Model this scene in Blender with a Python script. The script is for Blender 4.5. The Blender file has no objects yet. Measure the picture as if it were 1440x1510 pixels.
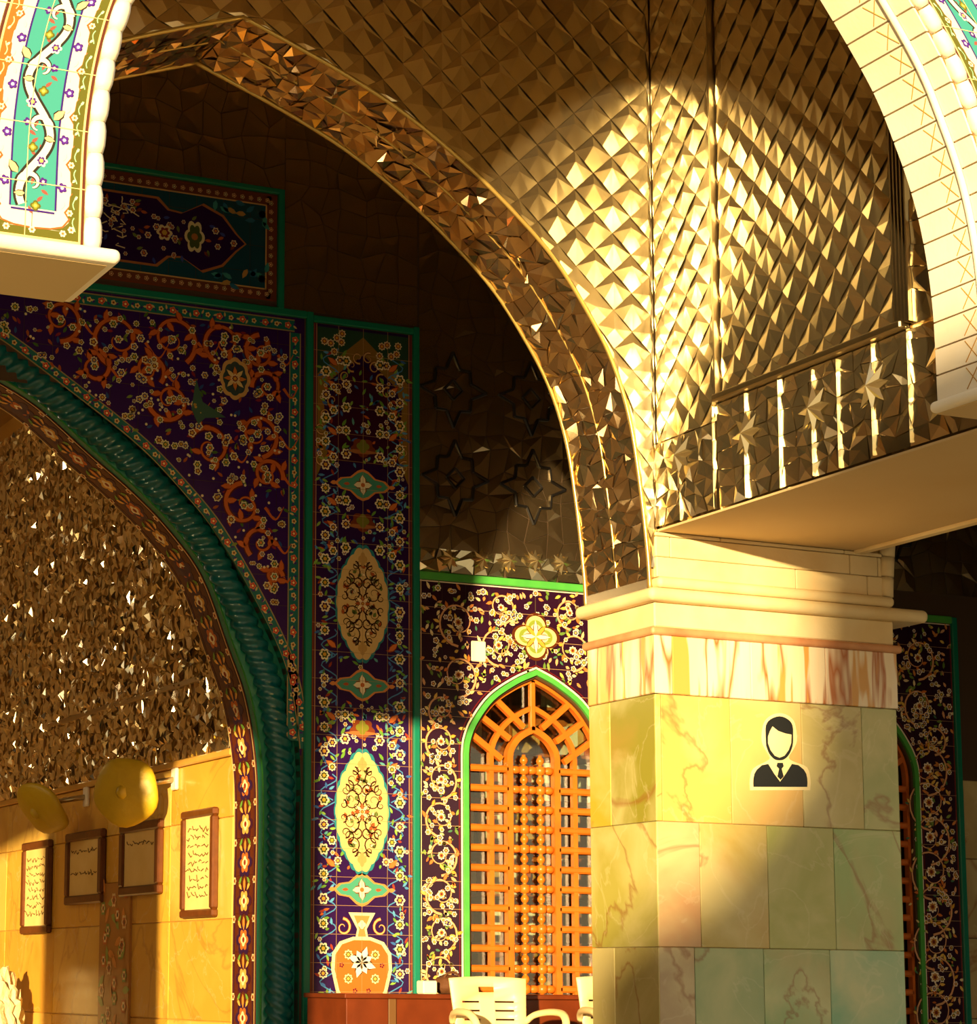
import bpy, bmesh, math, random
from mathutils import Vector, Matrix
rnd = random.Random(7)
PI = math.pi
scene = bpy.context.scene
C = scene.collection

# ------------------------------------------------------------------ camera
CZ = 0.83                                   # eye height above the portico floor
FPX, PX, PY = 3402.88, 378.735, 922.558      # pixels, for a 1440 x 1510 frame
YAW, PITCH, ROLL = map(math.radians, (22.984, 8.755, 0.5399))
fwd = Vector((math.sin(YAW)*math.cos(PITCH), math.cos(YAW)*math.cos(PITCH), math.sin(PITCH)))
rgt0 = Vector((math.cos(YAW), -math.sin(YAW), 0))
up0 = rgt0.cross(fwd)
rgt = math.cos(ROLL)*rgt0 + math.sin(ROLL)*up0
upv = -math.sin(ROLL)*rgt0 + math.cos(ROLL)*up0
cam = bpy.data.cameras.new('camera')
camo = bpy.data.objects.new('camera', cam); C.objects.link(camo)
m = Matrix((rgt, upv, -fwd)).transposed().to_4x4(); m.translation = (0, 0, CZ)
camo.matrix_world = m
cam.sensor_fit = 'HORIZONTAL'; cam.sensor_width = 36; cam.lens = FPX/1440*36
cam.shift_x = (720-PX)/1440; cam.shift_y = (PY-755)/1440
cam.clip_end = 300
scene.camera = camo

# ------------------------------------------------------------------ sky, sun, exposure
SUN = Vector((0.75, 1.0, -0.105)).normalized()
w = bpy.data.worlds.new('world'); scene.world = w; w.use_nodes = True
nt = w.node_tree; bg = nt.nodes['Background']
tc = nt.nodes.new('ShaderNodeTexCoord'); sp = nt.nodes.new('ShaderNodeSeparateXYZ'); cr = nt.nodes.new('ShaderNodeValToRGB')
nt.links.new(tc.outputs['Generated'], sp.inputs[0]); nt.links.new(sp.outputs[2], cr.inputs[0]); nt.links.new(cr.outputs[0], bg.inputs[0])
cr.color_ramp.elements[0].position = 0.0; cr.color_ramp.elements[0].color = (1.0, 0.72, 0.36, 1)
cr.color_ramp.elements[1].position = 0.55; cr.color_ramp.elements[1].color = (0.42, 0.55, 0.62, 1)
bg.inputs[1].default_value = 1.12
sl = bpy.data.lights.new('sun', 'SUN'); sl.energy = 11.5; sl.color = (1.0, 0.73, 0.36); sl.angle = math.radians(0.8)
so = bpy.data.objects.new('sun', sl); C.objects.link(so); so.rotation_euler = SUN.to_track_quat('-Z', 'Y').to_euler()
so.location = (-30, -40, 6)
vs = scene.view_settings
vs.view_transform = 'Standard'; vs.look = 'None'; vs.exposure = 0.0; vs.gamma = 1.0; vs.use_curve_mapping = False

# ------------------------------------------------------------------ pixel helpers (a pixel gives a direction, a plane gives the distance)
def ray(u, v): return (u-PX)*rgt - (v-PY)*upv + FPX*fwd
def onY(u, v, y): d = ray(u, v); p = d*(y/d.y); return Vector((p.x, p.y, p.z+CZ))
def onX(u, v, x): d = ray(u, v); p = d*(x/d.x); return Vector((p.x, p.y, p.z+CZ))
def onZ(u, v, z): d = ray(u, v); p = d*((z-CZ)/d.z); return Vector((p.x, p.y, p.z+CZ))

YF0, YF1 = 7.375, 7.84       # hanging front arcade
YP0, YP1 = 10.581, 11.26     # inner arcade with the pillar
YB = 14.112                  # back wall
XP0, XP1 = 6.83, 8.44        # pillar
XB0, XB1 = 6.866, 8.22       # cross wall above the pillar
ZS = 2.467+CZ                # soffit of cross wall and front arcade

# ------------------------------------------------------------------ materials
def lin(h):
    h = h.lstrip('#'); o = []
    for i in (0, 2, 4):
        c = int(h[i:i+2], 16)/255
        o.append(c/12.92 if c <= .04045 else ((c+.055)/1.055)**2.4)
    return tuple(o)
MATS = {}
def mat(name, col, rough=.5, metal=0., noise=None, spec=.5, bump=None):
    """principled; noise=(scale, amount, second colour)"""
    if name in MATS: return MATS[name]
    M = bpy.data.materials.new(name); M.use_nodes = True
    n = M.node_tree.nodes; l = M.node_tree.links; b = n['Principled BSDF']
    c = lin(col) if isinstance(col, str) else col
    b.inputs['Base Color'].default_value = (*c, 1); b.inputs['Roughness'].default_value = rough
    b.inputs['Metallic'].default_value = metal; b.inputs['Specular IOR Level'].default_value = spec
    if noise:
        t = n.new('ShaderNodeTexNoise'); t.inputs['Scale'].default_value = noise[0]; t.inputs['Detail'].default_value = 5
        g = n.new('ShaderNodeNewGeometry'); l.new(g.outputs['Position'], t.inputs['Vector'])
        r = n.new('ShaderNodeValToRGB'); r.color_ramp.elements[0].position = .35; r.color_ramp.elements[1].position = .7
        c2 = lin(noise[2]); r.color_ramp.elements[0].color = (*c, 1)
        r.color_ramp.elements[1].color = (*[a*(1-noise[1])+q*noise[1] for a, q in zip(c, c2)], 1)
        l.new(t.outputs['Fac'], r.inputs[0]); l.new(r.outputs[0], b.inputs['Base Color'])
    if bump:
        t2 = n.new('ShaderNodeTexNoise'); t2.inputs['Scale'].default_value = bump[0]; t2.inputs['Detail'].default_value = 4
        g2 = n.new('ShaderNodeNewGeometry'); l.new(g2.outputs['Position'], t2.inputs['Vector'])
        bp = n.new('ShaderNodeBump'); bp.inputs['Strength'].default_value = bump[1]; bp.inputs['Distance'].default_value = .02
        l.new(t2.outputs['Fac'], bp.inputs['Height']); l.new(bp.outputs[0], b.inputs['Normal'])
    MATS[name] = M
    return M

def mat_mirror(name, col, rough, dust, film=(.45, .36, .2)):
    """old silvered mirror under a film of dust"""
    M = bpy.data.materials.new(name); M.use_nodes = True
    n = M.node_tree.nodes; l = M.node_tree.links; b = n['Principled BSDF']; out = n['Material Output']
    b.inputs['Base Color'].default_value = (*col, 1); b.inputs['Metallic'].default_value = 1; b.inputs['Roughness'].default_value = rough
    d = n.new('ShaderNodeBsdfDiffuse'); d.inputs[0].default_value = (*film, 1)
    mx = n.new('ShaderNodeMixShader'); mx.inputs[0].default_value = dust
    l.new(b.outputs[0], mx.inputs[1]); l.new(d.outputs[0], mx.inputs[2]); l.new(mx.outputs[0], out.inputs[0])
    MATS[name] = M; return M

def mat_attr(name, rough=.2):
    M = bpy.data.materials.new(name); M.use_nodes = True
    n = M.node_tree.nodes; l = M.node_tree.links; b = n['Principled BSDF']
    a = n.new('ShaderNodeVertexColor'); a.layer_name = 'col'; l.new(a.outputs[0], b.inputs['Base Color'])
    b.inputs['Roughness'].default_value = rough
    MATS[name] = M; return M

def mat_onyx(name, streak=False, cream='dfd29c', warm='c08a52', wamt=.45, vamt=.55):
    M = bpy.data.materials.new(name); M.use_nodes = True
    n = M.node_tree.nodes; l = M.node_tree.links; b = n['Principled BSDF']
    oi = n.new('ShaderNodeObjectInfo'); g = n.new('ShaderNodeNewGeometry')
    sc = n.new('ShaderNodeVectorMath'); sc.operation = 'MULTIPLY'; sc.inputs[1].default_value = (4.5, 4.5, .5) if streak else (1, 1, 1)
    l.new(g.outputs['Position'], sc.inputs[0])
    rv = n.new('ShaderNodeMath'); rv.operation = 'MULTIPLY'; rv.inputs[1].default_value = 37.0; l.new(oi.outputs['Random'], rv.inputs[0])
    ad = n.new('ShaderNodeVectorMath'); ad.operation = 'ADD'; l.new(sc.outputs[0], ad.inputs[0]); l.new(rv.outputs[0], ad.inputs[1])
    def noise(s, det, dist=0.):
        t = n.new('ShaderNodeTexNoise'); t.inputs['Scale'].default_value = s; t.inputs['Detail'].default_value = det
        t.inputs['Distortion'].default_value = dist; l.new(ad.outputs[0], t.inputs['Vector']); return t.outputs['Fac']
    def ramp(src, els):
        r = n.new('ShaderNodeValToRGB'); e = r.color_ramp.elements
        while len(e) < len(els): e.new(.5)
        for q, (p, c) in zip(e, els): q.position = p; q.color = (*c, 1)
        l.new(src, r.inputs[0]); return r.outputs[0]
    def mix(f, a, c, mode='MIX'):
        x = n.new('ShaderNodeMix'); x.data_type = 'RGBA'; x.blend_type = mode
        if isinstance(f, float): x.inputs[0].default_value = f
        else: l.new(f, x.inputs[0])
        for i, s in ((6, a), (7, c)):
            if isinstance(s, tuple): x.inputs[i].default_value = (*s, 1)
            else: l.new(s, x.inputs[i])
        return x.outputs[2]
    W = (1, 1, 1); K = (0, 0, 0)
    base = oi.outputs['Color']
    cloud = ramp(noise(2.6 if not streak else 1.2, 6, .6), [(.38, K), (.62, W)])
    if streak:
        c1 = mix(cloud, base, lin('f6e6cc'))
        rust = ramp(noise(1.6, 3, .4), [(.50, K), (.57, W), (.63, K)])
        c2 = mix(rust, c1, lin('b4682c'))
        d2 = ramp(noise(2.7, 2, .2), [(.56, K), (.62, W)])
        col = mix(d2, c2, lin('d8a04e'))
    else:
        cloud = ramp(noise(2.2, 6, .5), [(.42, K), (.72, (.6, .6, .6))])
        c1 = mix(cloud, base, lin(cream))
        wm = ramp(noise(1.1, 4, .6), [(.56, K), (.72, (wamt,)*3)])
        c2 = mix(wm, c1, lin(warm))
        vein = ramp(noise(.75, 6, 1.0), [(.482, K), (.496, (vamt,)*3), (.508, K)])
        fine = ramp(noise(1.6, 6, .9), [(.489, K), (.499, (.16, .16, .16)), (.508, K)])
        c3 = mix(vein, c2, lin('8a4a24'))
        col = mix(fine, c3, lin('f0e2bc'))
    l.new(col, b.inputs['Base Color']); b.inputs['Roughness'].default_value = .22
    MATS[name] = M; return M

mirror = mat_mirror('mirror_gold', (.94, .83, .56), .20, .05)
mirror_dark = mat_mirror('mirror_old', (.6, .47, .28), .26, .04, (.3, .2, .1))
mirror_red = mat_mirror('mirror_amber', (.78, .52, .24), .14, .06)
mirror_niche = mat_mirror('mirror_niche', (.96, .86, .64), .06, .03)
glaze = mat_attr('glaze_painted', .22)
onyx = mat_onyx('onyx'); onyx_gold = mat_onyx('golden_onyx', False, 'dfb04a', 'b87a1e', .6, .3); onyx_streak = mat_onyx('onyx_streaked', True)
stone = mat('cream_stone', 'ecd9ae', .6, noise=(3.0, .6, 'd9b878'), bump=(60, .06))
white_stone = mat('white_stone', 'f3e9d6', .55, noise=(3.0, .5, 'e8d6b0'), bump=(60, .06))
stone_dark = mat('stone_joint', '8a6a3a', .8)
plaster = mat('plaster', 'd2b888', .8, noise=(1.5, .4, 'c7a66e'))
teal = mat('teal_glaze', '0f7c66', .22, noise=(6, .5, '147a5a'))
green = mat('green_glaze', '55b04a', .22, noise=(8, .5, '3f9a45'))
grout = mat('grout', 'b89a6a', .9)
darkgrout = mat('dark_plaster', '4a3622', .8)
wood = mat('lattice_wood', 'd9701a', .35, noise=(9, .5, 'b5540f'))
deskwood = mat('desk_wood', '6e2f12', .35, noise=(7, .6, '52200a'))
frame_wood = mat('picture_frame_wood', '6b3a14', .35, noise=(20, .5, '4a230b'))
plastic = mat('cream_plastic', 'efd9a0', .4)
brown_cloth = mat('brown_cloth', '5a3312', .8, bump=(20, .5))
white_paper = mat('white_card', 'f2e6cc', .7)
paper = mat('calligraphy_paper', 'eccf86', .6, noise=(3, .5, 'd9b25a'))
ink = mat('ink', '6b4a1a', .7)
yellow_cover = mat('yellow_cover', 'c9a81e', .45, noise=(5, .5, 'b09212'), bump=(14, .3))
metal = mat('steel', 'b9a884', .3, 1.0)
black = mat('black_vinyl', '17191a', .4)
ivory = mat('ivory_vinyl', 'f5e3b0', .5)
floor_m = mat('floor_stone', 'c9b48a', .3, noise=(1.2, .5, 'a8946a'))
gold_marble = mat('golden_marble', 'd2a24a', .3, noise=(2.2, .8, 'b98226'))
shelf_wood = mat('shelf_wood', 'a85a20', .5)
glass_m = bpy.data.materials.new('pane_glass'); glass_m.use_nodes = True
_n = glass_m.node_tree.nodes; _l = glass_m.node_tree.links
_t = _n.new('ShaderNodeBsdfTransparent'); _t.inputs[0].default_value = (.8, .85, .78, 1)
_g = _n.new('ShaderNodeBsdfGlossy'); _g.inputs['Roughness'].default_value = .05
_x = _n.new('ShaderNodeMixShader'); _x.inputs[0].default_value = .10
_l.new(_t.outputs[0], _x.inputs[1]); _l.new(_g.outputs[0], _x.inputs[2]); _l.new(_x.outputs[0], _n['Material Output'].inputs[0])
_n.remove(_n['Principled BSDF'])

# ------------------------------------------------------------------ mesh helpers
class MB:
    def __init__(s): s.v = []; s.f = []; s.c = []
    def face(s, pts, col=None):
        i = len(s.v); s.v += [tuple(p) for p in pts]; s.f.append(tuple(range(i, i+len(pts)))); s.c.append(col)
    def box(s, a, b):
        (x0, y0, z0), (x1, y1, z1) = a, b; i = len(s.v)
        s.v += [(x0,y0,z0),(x1,y0,z0),(x1,y1,z0),(x0,y1,z0),(x0,y0,z1),(x1,y0,z1),(x1,y1,z1),(x0,y1,z1)]
        for q in ((0,3,2,1),(4,5,6,7),(0,1,5,4),(1,2,6,5),(2,3,7,6),(3,0,4,7)): s.f.append(tuple(i+k for k in q)); s.c.append(None)
        return s
    def bbox(s, a, b, e):
        """box with a chamfer on every edge"""
        bm = bmesh.new(); bmesh.ops.create_cube(bm, size=1)
        ctr = [(p+q)/2 for p, q in zip(a, b)]; d = [abs(q-p) for p, q in zip(a, b)]
        for v in bm.verts: v.co = Vector([v.co[k]*d[k]+ctr[k] for k in range(3)])
        bmesh.ops.bevel(bm, geom=bm.edges[:], offset=min(e, min(d)*.45), segments=1, affect='EDGES')
        s.add_bm(bm); return s
    def add_bm(s, bm):
        i = len(s.v); bm.verts.index_update(); s.v += [tuple(v.co) for v in bm.verts]
        for f in bm.faces: s.f.append(tuple(i+v.index for v in f.verts)); s.c.append(None)
        bm.free()
    def prism(s, poly, fn, d0, d1):
        """poly in 2D, fn(a,b,d) -> 3D"""
        i = len(s.v); n = len(poly)
        s.v += [tuple(fn(a, b, d0)) for a, b in poly]+[tuple(fn(a, b, d1)) for a, b in poly]
        s.f.append(tuple(i+k for k in range(n))); s.f.append(tuple(i+n+k for k in reversed(range(n)))); s.c += [None, None]
        for k in range(n):
            q = (k+1) % n; s.f.append((i+k, i+n+k, i+n+q, i+q)); s.c.append(None)
        return s
    def tube(s, path, r, n=8, cap=True, flat=None):
        path = [Vector(p) for p in path]; i0 = len(s.v); N = len(path)
        T0 = (path[1]-path[0]).normalized(); a = T0.orthogonal().normalized()
        for k, p in enumerate(path):
            t = (path[min(k+1, N-1)]-path[max(k-1, 0)]).normalized()
            a = (a-t*a.dot(t)).normalized(); b = t.cross(a); rr = r[k] if isinstance(r, (list, tuple)) else r
            for j in range(n):
                th = 2*PI*j/n; s.v.append(tuple(p+a*math.cos(th)*rr+b*math.sin(th)*rr*(flat or 1)))
        for k in range(N-1):
            for j in range(n):
                q = (j+1) % n; s.f.append((i0+k*n+j, i0+k*n+q, i0+(k+1)*n+q, i0+(k+1)*n+j)); s.c.append(None)
        if cap:
            s.f.append(tuple(i0+j for j in reversed(range(n)))); s.f.append(tuple(i0+(N-1)*n+j for j in range(n))); s.c += [None, None]
        return s
    def lathe(s, prof, org, axis='Z', n=10):
        """prof = [(r, h)]"""
        i0 = len(s.v); o = Vector(org)
        for r, h in prof:
            for j in range(n):
                th = 2*PI*j/n; c, q = r*math.cos(th), r*math.sin(th)
                s.v.append(tuple(o+(Vector((c, q, h)) if axis == 'Z' else Vector((h, c, q)) if axis == 'X' else Vector((c, h, q)))))
        for k in range(len(prof)-1):
            for j in range(n):
                q = (j+1) % n; s.f.append((i0+k*n+j, i0+k*n+q, i0+(k+1)*n+q, i0+(k+1)*n+j)); s.c.append(None)
        s.f.append(tuple(i0+j for j in reversed(range(n)))); s.f.append(tuple(i0+(len(prof)-1)*n+j for j in range(n))); s.c += [None, None]
        return s
    def mesh(s, name, smooth=False):
        me = bpy.data.meshes.new(name); me.from_pydata(s.v, [], s.f); me.validate(verbose=False); me.update()
        if smooth:
            for p in me.polygons: p.use_smooth = True
        return me
    def build(s, name, material, parent=None, smooth=False):
        me = s.mesh(name, smooth); me.materials.append(material)
        return link(name, me, parent)

def link(name, me, parent=None):
    o = bpy.data.objects.new(name, me); C.objects.link(o)
    if parent is not None: o.parent = parent
    return o
def empty(name, loc=(0, 0, 0), parent=None):
    o = bpy.data.objects.new(name, None); C.objects.link(o); o.location = loc; o.empty_display_size = .1
    if parent is not None: o.parent = parent
    return o
def tag(o, label, cat, group=None):
    o['label'] = label; o['category'] = cat
    if group: o['group'] = group
    return o
def struct(o, label=None):
    o['kind'] = 'structure'
    if label: o['label'] = label
    return o
def stuff(o): o['kind'] = 'stuff'; return o
def XZ(y, sgn=-1): return lambda a, b, d: (a, y+sgn*d, b)      # a plane facing the camera side
def YZ(x, sgn=-1): return lambda a, b, d: (x+sgn*d, a, b)

def interp(tab, t):
    if t <= tab[0][0]: return tab[0][1]
    for (a, b), (c, d) in zip(tab, tab[1:]):
        if t <= c: return b+(d-b)*(t-a)/(c-a) if c > a else d
    return tab[-1][1]
def smoothline(pts, n):
    """Catmull-Rom resample of a 2D polyline"""
    P = [Vector((p[0], p[1])) for p in pts]; P = [2*P[0]-P[1]]+P+[2*P[-1]-P[-2]]; out = []
    for i in range(1, len(P)-2):
        for k in range(n):
            t = k/n; a, b, c, d = P[i-1:i+3]
            out.append(.5*((2*b)+(c-a)*t+(2*a-5*b+4*c-d)*t*t+(3*b-a-3*c+d)*t**3))
    out.append(P[-2]); return [(p.x, p.y) for p in out]
def nearest(poly, p):
    best = None; p = Vector(p)
    for a, b in zip(poly, poly[1:]):
        a = Vector(a); b = Vector(b); d = b-a; L = d.length_squared
        t = max(0, min(1, (p-a).dot(d)/L)) if L else 0; q = a+d*t; e = (q-p).length
        if best is None or e < best[0]: best = (e, q)
    return best[1]

# ------------------------------------------------------------------ painted ornament (thin glaze relief, one coloured mesh per panel)
class Orn:
    def __init__(s): s.mb = MB()
    def poly(s, pts, col, lay): s.mb.face([(a, b, lay) for a, b in pts], lin(col))
    def rect(s, a0, b0, a1, b1, col, lay): s.poly([(a0,b0),(a1,b0),(a1,b1),(a0,b1)], col, lay)
    def disc(s, x, y, r, col, lay, n=8, ry=None, rot=0):
        ry = ry or r; c, q = math.cos(rot), math.sin(rot)
        s.poly([(x+r*math.cos(t)*c-ry*math.sin(t)*q, y+r*math.cos(t)*q+ry*math.sin(t)*c) for t in [2*PI*k/n for k in range(n)]], col, lay)
    def lobed(s, x, y, rx, ry, n, amp, col, lay, ph=0, m=None, point=0):
        m = m or n*6; P = []
        for k in range(m):
            t = 2*PI*k/m; r = 1-amp+amp*abs(math.cos(n*(t+ph)/2)); r *= 1+point*max(0, abs(math.sin(t))-.86)/.14
            P.append((x+rx*r*math.cos(t), y+ry*r*math.sin(t)))
        s.poly(P, col, lay)
    def flower(s, x, y, r, n=6, out='f1e4bd', pet='2e2440', cen='d9a63a', lay=3, rot=0):
        s.lobed(x, y, r, r, n, .3, out, lay, rot, n*4)
        s.lobed(x, y, r*.66, r*.66, n, .3, pet, lay+.25, rot, n*4)
        s.disc(x, y, r*.34, cen, lay+.5, 6)
    def ribbon(s, path, wd, col, lay, taper=False):
        N = len(path); L = []; R = []
        for k, p in enumerate(path):
            a = path[max(k-1, 0)]; b = path[min(k+1, N-1)]; dx, dy = b[0]-a[0], b[1]-a[1]; q = math.hypot(dx, dy) or 1
            ww = wd*(.5 if not taper else .5*(1-.8*k/(N-1))); L.append((p[0]-dy/q*ww, p[1]+dx/q*ww)); R.append((p[0]+dy/q*ww, p[1]-dx/q*ww))
        for k in range(N-1): s.poly([L[k], R[k], R[k+1], L[k+1]], col, lay)
    def leaf(s, x, y, ang, ln, wd, col, lay=2.5, edge=None):
        c, q = math.cos(ang), math.sin(ang)
        def T(k): return [(x+u*c-v*q, y+u*q+v*c) for u, v in [(0,0),(.3*ln,-.5*wd*k),(.65*ln,-.42*wd*k),(ln,.12*wd),(.6*ln,.5*wd*k),(.25*ln,.45*wd*k)]]
        if edge: s.poly(T(1.4), edge, lay-.2)
        s.poly(T(1), col, lay)
    def spiral(s, x, y, r, a0, turns, sgn, wd, col, lay, n=26, edge=None):
        P = []
        for k in range(n+1):
            t = k/n; rr = r*(1-.82*t); a = a0+sgn*turns*2*PI*t; P.append((x+rr*math.cos(a), y+rr*math.sin(a)))
        if edge: s.ribbon(P, wd*1.7, edge, lay-.15, True)
        s.ribbon(P, wd, col, lay, True); return P
    def build(s, name, fn, parent, step=.0006, base=.004):
        """fn(a,b,d): 2D panel coordinates plus distance out of the wall"""
        me = bpy.data.meshes.new(name)
        V = [fn(a, b, base+lay*step) for a, b, lay in s.mb.v]
        me.from_pydata(V, [], s.mb.f); me.update()
        at = me.color_attributes.new('col', 'FLOAT_COLOR', 'CORNER')
        buf = []
        for p, c in zip(me.polygons, s.mb.c): buf += [*c, 1.0]*p.loop_total
        at.data.foreach_set('color', buf)
        me.materials.append(glaze)
        o = link(name, me, parent); stuff(o); return o

def tile_grid(name, parent, a0, a1, b0, b1, size, fn, material, left=None, right=None, low=None, gap=.003, th=.004, nz=8, unique=False):
    """square tiles clipped to left(b) <= a <= right(b); whole tiles share one mesh"""
    shared = None; na = max(1, round((a1-a0)/size)); nb = max(1, round((b1-b0)/size)); sa = (a1-a0)/na; sb = (b1-b0)/nb
    for i in range(na):
        for j in range(nb):
            x0, x1, z0, z1 = a0+i*sa+gap/2, a0+(i+1)*sa-gap/2, b0+j*sb+gap/2, b0+(j+1)*sb-gap/2
            zs = [z0+(z1-z0)*k/nz for k in range(nz+1)]
            L = [max(x0, left(z)) if left else x0 for z in zs]; R = [min(x1, right(z)) if right else x1 for z in zs]
            ok = [l < r-.004 for l, r in zip(L, R)]
            if not any(ok): continue
            if not unique and all(abs(l-x0) < 1e-6 for l in L) and all(abs(r-x1) < 1e-6 for r in R):
                if shared is None:
                    mb = MB(); mb.prism([(-sa/2+gap/2, -sb/2+gap/2), (sa/2-gap/2, -sb/2+gap/2), (sa/2-gap/2, sb/2-gap/2), (-sa/2+gap/2, sb/2-gap/2)], lambda a, b, d: Vector(fn(a, b, d))-Vector(fn(0, 0, 0)), -.012, th)
                    shared = mb.mesh(name); shared.materials.append(material)
                o = link(name, shared, parent); o.location = fn((x0+x1)/2, (z0+z1)/2, 0); continue
            ks = [k for k in range(nz+1) if ok[k]]
            if len(ks) < 2: continue
            # pass over one row beyond the clip so that the cut follows the curve
            poly = [(L[k], zs[k]) for k in ks]+[(R[k], zs[k]) for k in reversed(ks)]
            mb = MB(); mb.prism(poly, fn, -.012, th); mb.build(name, material, parent)

# ================================================================== THE SETTING
ZTOP = 7.4
def rebase(t, loc):
    t.location = loc
    for o in C.objects:
        if o.parent == t: o.location = Vector(o.location)-Vector(loc)

struct(MB().box((-6, 5.6, -.2), (15, 22, 0)).build('floor', floor_m), 'pale stone floor of the portico')
struct(MB().box((-60, -60, -1.0), (60, 5.6, -.75)).build('ground', floor_m), 'pale paved courtyard in front of the portico')
struct(MB().box((-6, YF0, ZTOP), (15, 22, ZTOP+.2)).build('ceiling', mirror_dark), 'dark mirror ceiling over the portico')

# ---- curves -------------------------------------------------------
FC = 4.535
FAW = [(2.467, 2.016), (2.79, 2.012), (2.95, 2.006), (3.12, 1.988), (3.3, 1.955), (3.46, 1.91), (3.64, 1.84), (3.9, 1.715), (4.264, 1.455), (4.68, 1.12), (5.05, .74), (5.30, .36), (5.42, 0)]
FARC = smoothline([(w_, z+CZ) for z, w_ in FAW], 6)              # right half of the front arch, (half width, z)
AC = 4.38
ATAB = [(0, 5.0), (.55, 4.80), (.95, 4.62), (1.32, 4.39), (1.615, 4.164), (1.867, 3.93), (2.078, 3.649), (2.225, 3.398), (2.329, 3.102), (2.388, 2.765), (2.436, 2.35), (2.45, 2.10)]
AARC = smoothline([(d, z+CZ) for d, z in ATAB], 6)               # inner arcade arch, apex to springing
AR = [(AC+d, z) for d, z in AARC]; AL = [(AC-d, z) for d, z in AARC]
ZCAP = 2.10+CZ
def arcz(x):                                                     # underside of the arch above x
    d = abs(x-AC)
    return interp(AARC, d) if d < 2.449 else ZCAP
YO = -18.0
def oc(s_, q_): return (s_+.75*YO, q_+.3-.105*YO+CZ)
shade_bldg = MB().prism([oc(-.19, -3), oc(8, -3), oc(8, 3.3), oc(-.12, 3.3), oc(-.17, 2.1), oc(-.45, 1.75), oc(-.9, 1.3), oc(-1.5, 1.05), oc(-1.7, .9), oc(-1.7, -3)], XZ(YO), 0, 4)  # unseen building added to shade the pillar, outline projected along the sun
struct(shade_bldg.build('wall_courtyard_shade', plaster), 'unseen plain building across the courtyard, outlined to shade the pillar')
# ---- front arcade ---------------------------------------------------
fp = [(-6, ZS), (FC-FARC[0][0], ZS)]+[(FC-a, z) for a, z in FARC[1:]]+[(FC+a, z) for a, z in reversed(FARC[:-1])]+[(15, ZS), (15, ZTOP), (-6, ZTOP)]
wall_front = struct(MB().prism(fp, XZ(YF0+.012, 1), 0, YF1-YF0-.012).build('wall_front', plaster), 'tiled front arcade wall with a pointed arch, hanging above the courtyard')
# rolled edge stones, left and right
def arclen(P):
    s = [0]
    for a, b in zip(P, P[1:]): s.append(s[-1]+math.hypot(b[0]-a[0], b[1]-a[1]))
    return s
def at(P, S, s):
    for k in range(len(P)-1):
        if s <= S[k+1] or k == len(P)-2:
            t = (s-S[k])/(S[k+1]-S[k]); a, b = P[k], P[k+1]
            return (a[0]+(b[0]-a[0])*t, a[1]+(b[1]-a[1])*t)
FS = arclen(FARC); step = .118
for sgn in (-1, 1):
    s0 = .05
    while s0 < FS[-1]-step:
        pts = []
        for k in range(5):
            a, z = at(FARC, FS, s0+.003+(step-.006)*k/4); pts.append((FC+sgn*(a+.026), YF0+.012, z))
        MB().tube(pts, [.027, .033, .034, .033, .027], 10).build('edge_stone', white_stone, wall_front, True)
        if sgn == 1:                                             # slabs lining the right haunch of the arch
            for (ya, yb, nm) in ((YF0+.175, YF1+.004, 'lining_stone'), (YF0+.03, YF0+.135, 'lining_stone')):
                q = [at(FARC, FS, s0+.004+(step-.008)*k/3) for k in range(4)]
                mb = MB()
                poly = [(a-.018, z) for a, z in q]+[(a+.03, z) for a, z in reversed(q)]
                mb.prism([(FC+a, z) for a, z in poly], lambda a, b, d: (a, d, b), ya, yb); mb.build(nm, white_stone, wall_front)
            a0, z0 = at(FARC, FS, s0+.012); a1, z1 = at(FARC, FS, s0+step-.012); e = .0195
            mb = MB()
            for (p, q_) in (((a0, YF0+.195, z0), (a1, YF0+.275, z1)), ((a0, YF0+.275, z0), (a1, YF0+.195, z1))):
                mb.tube([(FC+p[0]-e, p[1], p[2]), (FC+q_[0]-e, q_[1], q_[2])], .0022, 4)
            mb.build('carved_cross', mat('carved_line', 'b98a3a', .8), wall_front)
        s0 += step
P = [at(FARC, FS, .05+k*.05) for k in range(int((FS[-1]-.1)/.05))]
MB().prism([(FC+a-.006, z) for a, z in P]+[(FC+a+.01, z) for a, z in reversed(P)], lambda a, b, d: (a, d, b), YF0+.028, YF1+.002).build('lining_joint', stone_dark, wall_front)
MB().tube([(FC+a-.02, YF0+.155, z) for a, z in P], .017, 10).build('roll_moulding', white_stone, wall_front, True)
for sgn in (-1, 1):                                              # corbel slabs under the hanging piers
    x0, x1 = (-6, FC-2.016+.065) if sgn < 0 else (FC+2.016-.05, 15)
    bm = bmesh.new(); bmesh.ops.create_cube(bm, size=1)
    for v in bm.verts: v.co = Vector(((x0+x1)/2+v.co.x*(x1-x0), (YF0-.05+YF1+.03)/2+v.co.y*(YF1-YF0+.08), ZS+.026+v.co.z*.052))
    bmesh.ops.bevel(bm, geom=bm.edges[:], offset=.024, segments=6, profile=.5, affect='EDGES')
    mb = MB(); mb.add_bm(bm); mb.build('corbel_slab', white_stone, wall_front)
    MB().box((x0+.03, YF0-.005, ZS-.003), (x1-.04, YF1+.01, ZS+.01)).build('soffit_plaster', plaster, wall_front)

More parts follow.
